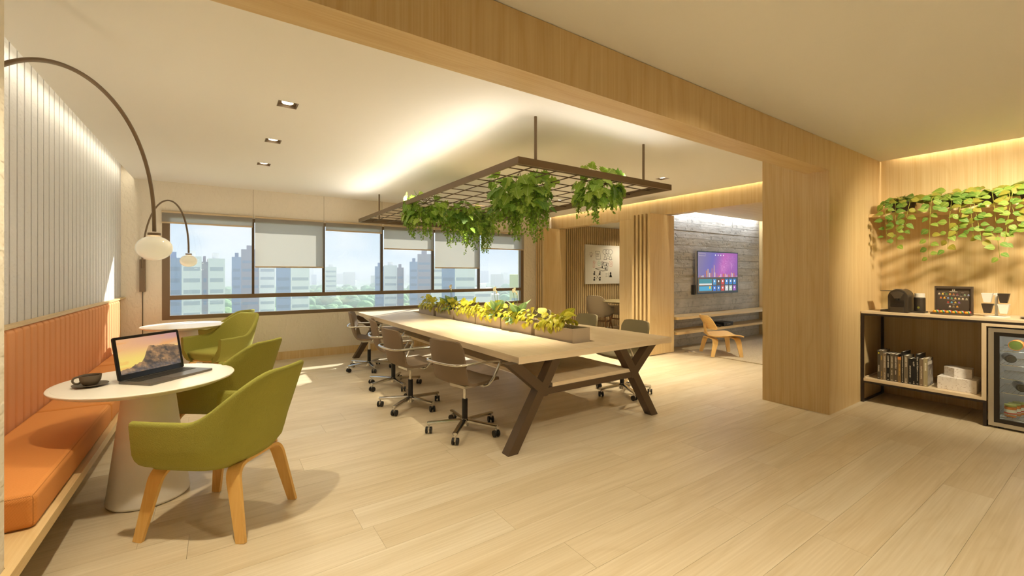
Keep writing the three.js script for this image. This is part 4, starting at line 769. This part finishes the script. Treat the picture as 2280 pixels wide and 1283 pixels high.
// things on the worktop
const WT = .988;
{
  const t = thing('coffee_machine', 'dark capsule coffee machine at the left end of the counter', 'coffee machine', [6.06, WT, -1.47]);
  const bm = std(0x3c3329, .38);
  const s = new THREE.Shape(); s.moveTo(-.077, 0); s.lineTo(.077, 0); s.lineTo(.077, .16); s.absarc(0, .165, .077, 0, Math.PI, false); s.lineTo(-.077, 0);
  const g = extr(s, .21, .004); g.rotateY(-Math.PI / 2); g.translate(.06, 0, 0); M('body', g, bm, t);   // runs along x, front to -x
  M('drip_tray', bx(-.165, -.148, .004, .055, -.06, .05), bm, t);
  for (let k = 0; k < 6; k++) M('grille_slat', bx(-.158, -.1495, .066 + k * .012, .072 + k * .012, -.055, .055), std(0x2a241e, .3), t);
  const f = new THREE.Shape(); f.moveTo(-.05, .20); f.quadraticCurveTo(0, .235, .05, .20); f.lineTo(.022, .15); f.lineTo(-.022, .15); f.lineTo(-.05, .20);
  const fg = extr(f, .02, .003); fg.rotateY(-Math.PI / 2); fg.translate(-.152, 0, 0); M('brew_head', fg, std(0x4a4034, .4), t);
  M('spout', bx(-.175, -.152, .128, .15, -.012, .012), mat.black, t);
  M('lever', bx(-.12, -.05, .2425, .249, -.045, .03), std(0xd8d0c2, .25, .8), t);
  M('water_tank_lid', bx(-.13, .04, .222, .228, -.15, -.05), bm, t);
  M('water_tank', bx(-.12, .03, .02, .222, -.145, -.0785), new THREE.MeshPhysicalMaterial({ color: 0xf4f6f4, roughness: .03, transmission: 1, thickness: 0, ior: 1.35 }), t);
  M('tank_base', bx(-.13, .04, 0, .02, -.15, -.0785), bm, t);
  const q = thing('milk_frother', 'ribbed dark milk frother with white lid beside the coffee machine', 'frother', [6.08, WT, -1.335]);
  M('base', bx(-.07, .06, 0, .018, -.058, .052, 'x', 0, 0, .004), bm, q);
  const pts = [[.0001, .018], [.043, .018]]; for (let k = 0; k < 12; k++) { const y = .022 + k * .011; pts.push([.0465, y], [.0465, y + .008], [.0445, y + .0095]); } pts.push([.045, .158], [.0001, .158]);
  M('body', lathe(pts, 36), bm, q); M('lid', lathe([[.0001, .158], [.046, .158], [.042, .164], [.04, .198], [.0405, .202], [.0001, .202]], 36), std(0xd9d2c6, .3), q);
  M('button', T(new THREE.CylinderGeometry(.011, .011, .004, 20), -.0465, .055, 0, 0, 0, Math.PI / 2), std(0x7d7a2a, .5), q);
}
{
  const t = thing('capsule_display', 'dark capsule display board with a tray of coloured capsules', 'display', [6.10, WT, -1.09]);
  const bm = std(0x4d4033, .5), w = .272;
  M('board', [bx(.0, .045, 0, .028, -w / 2, w / 2), bx(0, .045, .26, .282, -w / 2, w / 2), bx(0, .045, .028, .26, -w / 2, -w / 2 + .013), bx(0, .045, .028, .26, w / 2 - .013, w / 2), bx(.018, .045, .028, .26, -w / 2 + .013, w / 2 - .013)], bm, t);
  M('tray', bx(-.14, 0, 0, .018, -w / 2 - .004, w / 2 + .004), bm, t);
  const tex = canvasTex(512, 480, (c, W, Hh) => {
    c.fillStyle = '#4a3d31'; c.fillRect(0, 0, W, Hh); c.fillStyle = '#f2ead8'; c.fillRect(W / 2 - 22, 14, 44, 36); c.fillStyle = '#4a3d31'; c.beginPath(); c.arc(W / 2, 32, 9, 0, 7); c.fill();
    const cap = (x, y, col) => { c.fillStyle = col; c.beginPath(); c.moveTo(x - 17, y + 16); c.quadraticCurveTo(x - 14, y - 18, x, y - 20); c.quadraticCurveTo(x + 14, y - 18, x + 17, y + 16); c.fill(); c.fillStyle = '#d8cdb8'; c.fillRect(x - 20, y + 24, 40, 3); c.fillStyle = 'rgba(255,255,255,.35)'; c.fillRect(x - 8, y - 12, 4, 22); };
    c.fillStyle = '#e9dfca'; c.fillRect(W / 2 - 60, 64, 120, 6);
    ['#cdbfa8', '#d8b93e', '#3f6b35', '#c98a2c', '#a8623a', '#7a3a4a', '#2a2622', '#7f9a78', '#8a94b8'].forEach((k, i) => cap(38 + i * 55, 112 + i * 2, k));
    ['#cf7430', '#e0a52a', '#7a96c8', '#4f9a6a', '#d8b070', '#dcc486', '#d9c8b0', '#a8a080'].forEach((k, i) => cap(64 + i * 55, 196 + i * 2, k));
    ['#b03a2c', '#5fa0c8', '#d0b23a', '#7a4a9a'].forEach((k, i) => cap(174 + i * 55, 288, k)); ['#d9d0c2', '#8a7a4a', '#d8962c'].forEach((k, i) => cap(202 + i * 55, 376, k));
    c.fillStyle = '#d8cdb8'; for (const [x, y] of [[90, 84], [370, 84], [120, 168], [350, 168], [240, 250], [240, 338]]) c.fillRect(x, y, 40, 4);
  });
  const p = new THREE.PlaneGeometry(w - .028, .23); p.rotateY(-Math.PI / 2); p.translate(.0172, .144, 0); M('print', p, std(0xffffff, .6, 0, { map: tex }), t);
  const dome = lathe([[.0001, .024], [.007, .0235], [.013, .016], [.0165, 0], [.0001, 0]], 16), cols = [0xe39a2c, 0x3f9a3a, 0xb9c4c4, 0xd0402a].map(c => std(c, .35, .2));
  for (let r = 0; r < 4; r++) for (let k = 0; k < 6; k++) { const m = M('capsule', dome, cols[r], t); m.position.set(-.118 + r * .031, .018, -.112 + k * .0445 + r * .002); }
}
{
  const t = thing('cup_rack', 'white stand holding four small square cups', 'cup rack', [6.12, WT, -.80]);
  M('base_plate', T(new THREE.CylinderGeometry(.085, .088, .008, 36), 0, .004, 0), mat.white, t);
  M('post', cyl([0, .008, 0], [0, .225, 0], .011, .011, 16), mat.white, t);
  M('arm', bx(-.008, .008, .205, .222, -.07, .07), mat.white, t); M('arm', bx(-.008, .008, .105, .118, -.07, .07), mat.white, t);
  const cup = (label, z, y, m) => { const c = thing('square_cup', label, 'cup', [6.075, WT + y, -.80 + z], 0, 'cups on the white stand');
    const prof = (s0, s1, y0, y1) => { const g = new THREE.CylinderGeometry(s1 * Math.SQRT2, s0 * Math.SQRT2, y1 - y0, 4, 1, true); g.rotateY(Math.PI / 4); g.translate(0, (y0 + y1) / 2, 0); return g; };
    const g = merge([prof(.022, .036, 0, .085), prof(.019, .033, .004, .085), new THREE.BoxGeometry(.042, .004, .042).translate(0, .002, 0)]); g.computeVertexNormals(); M('cup_body', g, m, c);
    M('rim', [bx(-.037, .037, .083, .088, -.037, -.032), bx(-.037, .037, .083, .088, .032, .037), bx(-.037, -.032, .083, .088, -.032, .032), bx(.032, .037, .083, .088, -.032, .032)], m, c); };
  const dk = std(0x3d332a, .5, 0, { side: THREE.DoubleSide }), wt = std(0xf1ede6, .4, 0, { side: THREE.DoubleSide });
  cup('white square cup, upper left on the stand', -.052, .135, wt); cup('dark square cup, upper right on the stand', .052, .135, dk); cup('dark square cup, lower left on the stand', -.052, .035, dk); cup('white square cup, lower right on the stand', .052, .035, wt);
  const tr = thing('serving_tray', 'dark round tray at the right end of the counter', 'tray', [6.06, WT, -.50]); M('tray_body', lathe([[.0001, 0], [.13, 0], [.15, .012], [.148, .014], [.128, .005], [.0001, .004]], 40), std(0x5d5348, .45), tr);
}
// books on the lower shelf
{
  const z = [-1.626, -1.603, -1.579, -1.551, -1.522, -1.49, -1.459, -1.43, -1.41, -1.375, -1.346, -1.318, -1.29, -1.26, -1.228];
  const hh = [.311, .311, .285, .288, .289, .288, .267, .322, .288, .261, .265, .316, .271, .283];
  const col = ['#4a4238', '#6b5f4c', '#86765f', '#14110d', '#5f5542', '#52473a', '#7a623f', '#0f0d0b', '#6e6350', '#15120e', '#120f0c', '#14110e', '#7d6a52', '#a59a78'];
  const ink = ['#efe9dc', '#d8b04a', '#d9cfba', '#e8e0d0', '#d9cfba', '#e2d9c8', '#e0b44a', '#e8e2d4', '#e0d8c6', '#e6dfd0', '#e6dfd0', '#e6dfd0', '#d6c9b0', '#f3efe2'];
  const txt = [['FERRARI', .62], ['GARO', .25, 'ART SPIRIT', .8], ['LUXURY HOUSES', .32, 'BEST DESIGN', .82], ['LUXURY HOUSES', .3, 'EUROPE', .8], ['LUXURY LIVING', .3, 'NEW YORK', .68], ['LUXURY HOTELS', .3, 'AMERICA', .66], ['COOL GUIDE London', .5], ['CONTEMPORARY WORLD', .4, 'ARCHITECTURE', .8], ['LUXURY TOYS', .22, 'teNeues', .88], ['ARCHITECTURE NOW', .5], ['up-JOC', .2, 'vitra', .9], ['Time and Place', .3, 'Looking over the Future', .65], ['MAPPLETHORPE', .5], ['MUSEUMS', .3]];
  const desc = ['tall grey book at the left end, spine reading FERRARI', 'brown grey book with gold lettering, second from left', 'light taupe book, third from left', 'black book fourth from left, spine reading LUXURY HOUSES', 'olive grey book fifth from left, spine reading NEW YORK', 'dark brown book sixth from left, spine reading AMERICA', 'short brown book with yellow lettering, spine reading COOL GUIDE', 'tallest thin black book in the middle of the row', 'grey book reading LUXURY TOYS, right of the tall thin black book', 'short black book, left one of two short black books', 'short black book, right one of two short black books', 'tall black book right of the two short black ones', 'brown book with spine reading MAPPLETHORPE', 'pale green book with spine reading MUSEUMS at the right end'];
  const pages = std(0xe8e0d0, .8);
  z.slice(0, -1).forEach((z0, i) => {
    const w = z[i + 1] - z0 - .0012, h = hh[i], dp = [.23, .23, .2, .2, .2, .2, .19, .24, .21, .19, .19, .23, .2, .2][i], cm = std(col[i], .5);
    const b = thing('book', desc[i], 'book', [5.862, .262, z0 + w / 2], 0, 'books on the lower counter shelf');
    M('cover', [bx(.0012, dp, 0, h, -w / 2, -w / 2 + .002), bx(.0012, dp, 0, h, w / 2 - .002, w / 2)], cm, b);
    M('pages', bx(.003, dp - .004, .003, h - .004, -w / 2 + .002, w / 2 - .002), pages, b);
    const tex = canvasTex(64, 640, (c, W, Hh) => {
      c.fillStyle = col[i]; c.fillRect(0, 0, W, Hh); if (i === 0) { c.fillStyle = '#e0d22a'; c.fillRect(16, 44, 32, 32); } if (i === 6) { c.fillStyle = '#d08a4a'; c.fillRect(0, 0, W, 70); }
      c.fillStyle = ink[i]; c.textAlign = 'center'; c.textBaseline = 'middle';
      for (let k = 0; k < txt[i].length; k += 2) { c.save(); c.translate(W / 2, Hh * txt[i][k + 1]); c.rotate(Math.PI / 2); c.font = `bold ${k ? 22 : txt[i][k].length > 14 ? 30 : 36}px ${i === 11 || i === 12 ? 'serif' : 'sans-serif'}`; c.fillText(txt[i][k], 0, 0); c.restore(); }
      c.fillRect(18, Hh - 34, 28, 10);
    });
    const p = new THREE.PlaneGeometry(w, h); p.rotateY(-Math.PI / 2); p.translate(.0009, h / 2, 0);
    const sp = M('spine', bx(.001, .003, 0, h, -w / 2, w / 2), cm, b); M('title', p, std(0xffffff, .55, 0, { map: tex }), sp);
    if (i === 13) { const q = new THREE.PlaneGeometry(dp - .01, h - .01); q.translate(dp / 2, h / 2, w / 2 + .0006); M('cover_photo', q, std(0xffffff, .5, 0, { map: dataTex(64, 96, (u, v) => mix3(hex(0x5a5048), hex(0xd8d2c6), v > .78 && v < .9 && u < .85 ? 1 : clamp(fbm(u * 4, v * 6, 3) * 1.3 - .1))) }), b); }
  });
  const s1 = thing('stone_box', 'large pale terrazzo stone box on the lower shelf', 'box', [6.03, .262, -1.03]); M('block', bx(-.14, .14, 0, .122, -.135, .135, 'x', 0, 0, .003), mat.terr, s1);
  const g = extr(new THREE.Shape([[-.105, .02], [-.02, .105], [.105, .08], [.085, -.08], [-.06, -.09]].map(v => new THREE.Vector2(...v))), .085, .002); g.rotateX(-Math.PI / 2); muv(g, 'x', .1, .2);
  const s2 = thing('stone_box', 'smaller faceted pale stone box lying on the large one', 'box', [6.03, .386, -1.03]); M('block', g, mat.terr, s2);
}
// wall shelf with pothos
{
  tag(M('wall_shelf', bx(6.04, XR - .001, 2.028, 2.062, -1.755, 2.2, 'z'), mat.wood), 'wooden wall shelf with trailing plants above the coffee counter', 'shelf');
  const pos = [-1.50, -1.13, -.86, -.56, -.26], lab = ['trailing pothos in a dark pot at the left end of the shelf', 'trailing pothos in a dark pot, second from left on the shelf', 'trailing pothos in a dark pot, third from left on the shelf', 'trailing pothos in a dark pot at the right edge of the picture', 'trailing pothos in a dark pot just outside the picture'];
  pos.forEach((z, i) => {
    if (i === 4) return;
    reseed(600 + i * 7);
    const t = thing('potted_pothos', lab[i], 'plant', [6.20, 2.062, z], 0, 'pothos plants on the wall shelf');
    M('pot', [lathe([[.0001, 0], [.075, 0], [.10, .115], [.104, .12], [.096, .12], [.072, .012], [.0001, .012]], 28).scale(.85, 1, 1.15)], std(0x4b3a30, .6), t);
    M('soil', T(new THREE.CircleGeometry(.09, 24), 0, .105, 0, 0, -Math.PI / 2).scale(.85, 1, 1.15), mat.soil, t);
    for (let k = 0; k < 40; k++) { const a = rnd(0, 6.28), r = rnd(.2, 1.15); leafTN(t, leafHeart, LM.pothos[rnd() < .5 ? 2 : Math.floor(rnd(0, 2))], [Math.cos(a) * .07 * r - .02, .13 + rnd(0, .06) * (1.2 - r), Math.sin(a) * .12 * r], rnd(.085, .13), [Math.cos(a) - .35, rnd(-.6, .35), Math.sin(a) * 1.4], [rnd(-.9, -.1), rnd(.5, 1), rnd(-.4, .4)]); }
    const nv = [3, 4, 3, 3][i], ln = [[.30, .36, .2], [.50, .42, .28, .36], [.30, .52, .25], [.38, .3, .34]][i], vz = [[-.1, -.02, .1], [-.10, .05, .12, .18], [-.1, .04, .14], [-.12, .02, .12]][i];
    for (let k = 0; k < nv; k++) {
      const L = ln[k], z0 = vz[k], dz = rnd(-.06, .08), pts = [[-.04, .13, z0 * .7], [-.15, .12, z0], [-.195, .0, z0 + dz * .3], [-.20, -L * .55, z0 + dz * .7], [-.195, -L, z0 + dz]];
      const cv = new THREE.CatmullRomCurve3(pts.map(p => V(...p)));
      M('vine', new THREE.TubeGeometry(cv, 20, .0022, 5), std(0x9a9a3a, .7), t);
      const n = Math.round(5 + L * 24);
      for (let q = 0; q < n; q++) { const f = lerp(.2, 1, q / (n - 1)), p = cv.getPoint(f), side = q % 2 ? 1 : -1; leafTN(t, leafHeart, LM.pothos[rnd() < .8 ? Math.floor(rnd(0, 2)) : 2], [p.x - rnd(0, .015), p.y + rnd(-.01, .01), p.z + side * rnd(.006, .025)], rnd(.06, .085) * lerp(1.1, .85, f), [rnd(-.6, .1), rnd(-.7, .15), side * rnd(.5, 1)], [rnd(-1, -.6), rnd(.2, .7), rnd(-.3, .3)]); }
    }
  });
}
// ---------------------------------------------------------------- city outside
scene.fog = new THREE.FogExp2(new THREE.Color().setRGB(.93, .96, 1), .0009);
{
  const GY = -42;
  const gt = dataTex(512, 512, (u, v) => { const n = fbm(u * 22, v * 22, 4, 22, 22), k = fbm(u * 60, v * 60, 2, 60, 60); return mix3(mix3(hex(0x5f8a55), hex(0x8fb07c), k), hex(0xc9ccd0), sstep(.52, .62, n)); }, true, [600, 600]);
  tag(M('city_ground', bx(-2500, 4500, GY - 2, GY, -5200, -40), std(0xffffff, .95, 0, { map: gt })), 'green and built up city ground far below the window', 'ground');
  const cw = std(0xf0ede7, .7), cb = std(0x8299bb, .5), cm = std(0x968f9c, .6), cy = std(0xe8e0b0, .7), cg = std(0xd3cfc8, .7), win = std(0xb4bac0, .35), winB = std(0x6d83a2, .3);
  // direction of a window pixel column, at a distance d from the eye
  const dir = (az, d) => [Math.sin(az * Math.PI / 180) * d, -Math.cos(az * Math.PI / 180) * d];
  const tower = (label, az, d, segs, depth = 26) => {   // segs: [offset from, to, top height above ground, material]
    const [x, z] = dir(az, d), t = thing('tower_block', label, 'building', [x, GY, z], -az * Math.PI / 180, 'high-rise towers of the city');
    segs.forEach(([a, b, h, m]) => {
      const w = M('tower_wall', bx(a, b, 0, h, -depth, 0), m, t);
      const mm = m === cw || m === cy ? win : winB, fl = Math.floor(h / 6.4), n = Math.max(2, Math.round((b - a) / 5)), list = [];
      for (let f = 1; f < fl; f++) list.push(bx(a + .8, b - .8, f * 6.4, f * 6.4 + 2.2, 0, .12));
      M('window_band', list, mm, w).userData.kind = 'stuff';
      M('roof_box', bx(lerp(a, b, .3), lerp(a, b, .7), h, h + 3.5, -depth * .7, -depth * .3), m, w);
    });
  };
  // azimuths in degrees from straight ahead through the window towards the right
  tower('twin white and blue tower block at the left end of the view', -2.6, 300, [[-12, -4, 52, cb], [-4, 5, 53, cw], [5, 8, 50, cm], [8, 16, 52, cw]]);
  tower('mauve and blue tower block beside the first window mullion', 2.4, 390, [[-9, -3, 56, cb], [-3, 9, 62, cm], [9, 20, 54, cw]]);
  tower('white tower block with a blue flank behind the half drawn blind', 6.6, 340, [[-7, 2, 48, cb], [2, 14, 49, cw]]);
  tower('distant white tower block in the third window bay', 11.6, 620, [[-10, 4, 52, cw]]);
  tower('blue and white tower block at the third mullion', 17.3, 420, [[-6, 2, 50, cb], [2, 14, 51, cw], [14, 20, 49, cm]]);
  tower('tall mauve tower block in the fourth window bay', 22.2, 400, [[-10, -3, 54, cb], [-3, 9, 61, cm], [9, 21, 56, cw]]);
  tower('pair of white tower blocks in the fifth window bay', 26.6, 300, [[-9, 0, 48, cb], [0, 14, 49, cw]]);
  tower('pale yellow building at the right end of the view', 34.2, 160, [[-1, 12, 43, cy]], 18);
  tower('low white block in front of the trees, sixth bay', 30.4, 330, [[-8, 6, 32, cw], [6, 12, 27, cg]]);
  reseed(2024);
  const taken = scene.children.filter(o => o.name.startsWith('tower_block')).map(o => [o.position.x, o.position.z - 13, 32]);
  const free = (x, z, r) => { for (const [a, b, c] of taken) if (Math.hypot(a - x, b - z) < c + r) return false; taken.push([x, z, r]); return true; };
  for (let k = 0; k < 70; k++) {   // distant skyline
    const d = rnd(1100, 3200), [x, z] = dir(rnd(-9, 39), d), w = rnd(14, 34), h = 42 + rnd(-22, d * .012), m = pick([cw, cg, cg, cb]); if (!free(x, z - 10, w * .75)) continue;
    const g = M('distant_building', bx(-w / 2, w / 2, 0, h, -20, 0), m); g.position.set(x, GY, z); tag(g, 'pale building far off on the hazy skyline', 'building', 'buildings on the far skyline');
  }
  const roof = [std(0xc98f80, .8), std(0xd9d4cc, .8), std(0xb9a9a0, .8)];
  for (let k = 0; k < 110; k++) {
    const d = 70 + Math.pow(rnd(), 1.3) * 620, [x, z] = dir(rnd(-8, 38), d), w = rnd(7, 15), dp = rnd(7, 13), h = rnd(5, 12), a = rnd(-.6, .6); if (!free(x, z, Math.hypot(w, dp) * .55)) continue;
    const t = thing('house', 'small pale house among the trees below the window', 'house', [x, GY, z], a, 'houses among the trees'); M('house_wall', bx(-w / 2, w / 2, 0, h, -dp / 2, dp / 2), pick([cw, cw, cg, cy]), t);
    const s = new THREE.Shape([[-w / 2 - .5, 0], [w / 2 + .5, 0], [0, w * .22]].map(v => new THREE.Vector2(...v))); const g = extr(s, dp + .8); g.translate(0, h, -dp / 2 - .4); M('roof', g, pick(roof), t);
  }
  const blob = new THREE.IcosahedronGeometry(1, 2); { const p = blob.attributes.position; for (let i = 0; i < p.count; i++) { const v = V(p.getX(i), p.getY(i), p.getZ(i)), s = 1 + .28 * (fbm(v.x * 3 + 9, v.y * 3 + v.z * 2 + 5, 3) - .5); p.setXYZ(i, v.x * s, v.y * s * .8, v.z * s); } blob.computeVertexNormals(); }
  const N = 900, im = new THREE.InstancedMesh(blob, std(0x7fa870, .9), N), o = new THREE.Object3D();
  for (let k = 0; k < N; k++) { const d = 60 + Math.pow(rnd(), 1.6) * 1100, [x, z] = dir(rnd(-10, 40), d), s = rnd(3.5, 8) * (1 + d * .0006); o.position.set(x, GY + s * .7, z); o.scale.set(s, s, s); o.rotation.y = rnd(0, 6); o.updateMatrix(); im.setMatrixAt(k, o.matrix); const b = rnd(.75, 1.25); im.setColorAt(k, new THREE.Color(b * rnd(.85, 1.1), b, b * rnd(.85, 1.15))); }
  im.name = 'tree_canopy'; im.userData = { kind: 'stuff', label: 'green tree crowns between the houses far below', category: 'trees' }; im.castShadow = im.receiveShadow = true; scene.add(im);
}
// uplight from the strips on the hanging grid
{
  const up = (w, h, I, x, z, tx) => { const l = new THREE.RectAreaLight(new THREE.Color().setRGB(1, .93, .8), I, w, h); l.position.set(x, 2.312, z); l.rotation.set(Math.PI / 2, 0, 0); if (tx) l.lookAt(x + tx[0], 3.312, z + tx[1]); scene.add(l); };
  up(4.4, .03, 32, 1.93, -5.0, [-2.2, 0]); up(4.4, .03, 28, 1.932, -5.0, [-.7, 0]); up(1.6, .03, 30, 2.85, -2.755, [0, 2.2]); up(1.6, .03, 10, 2.85, -2.757, [0, .7]);
}
renderer.render(scene, camera);
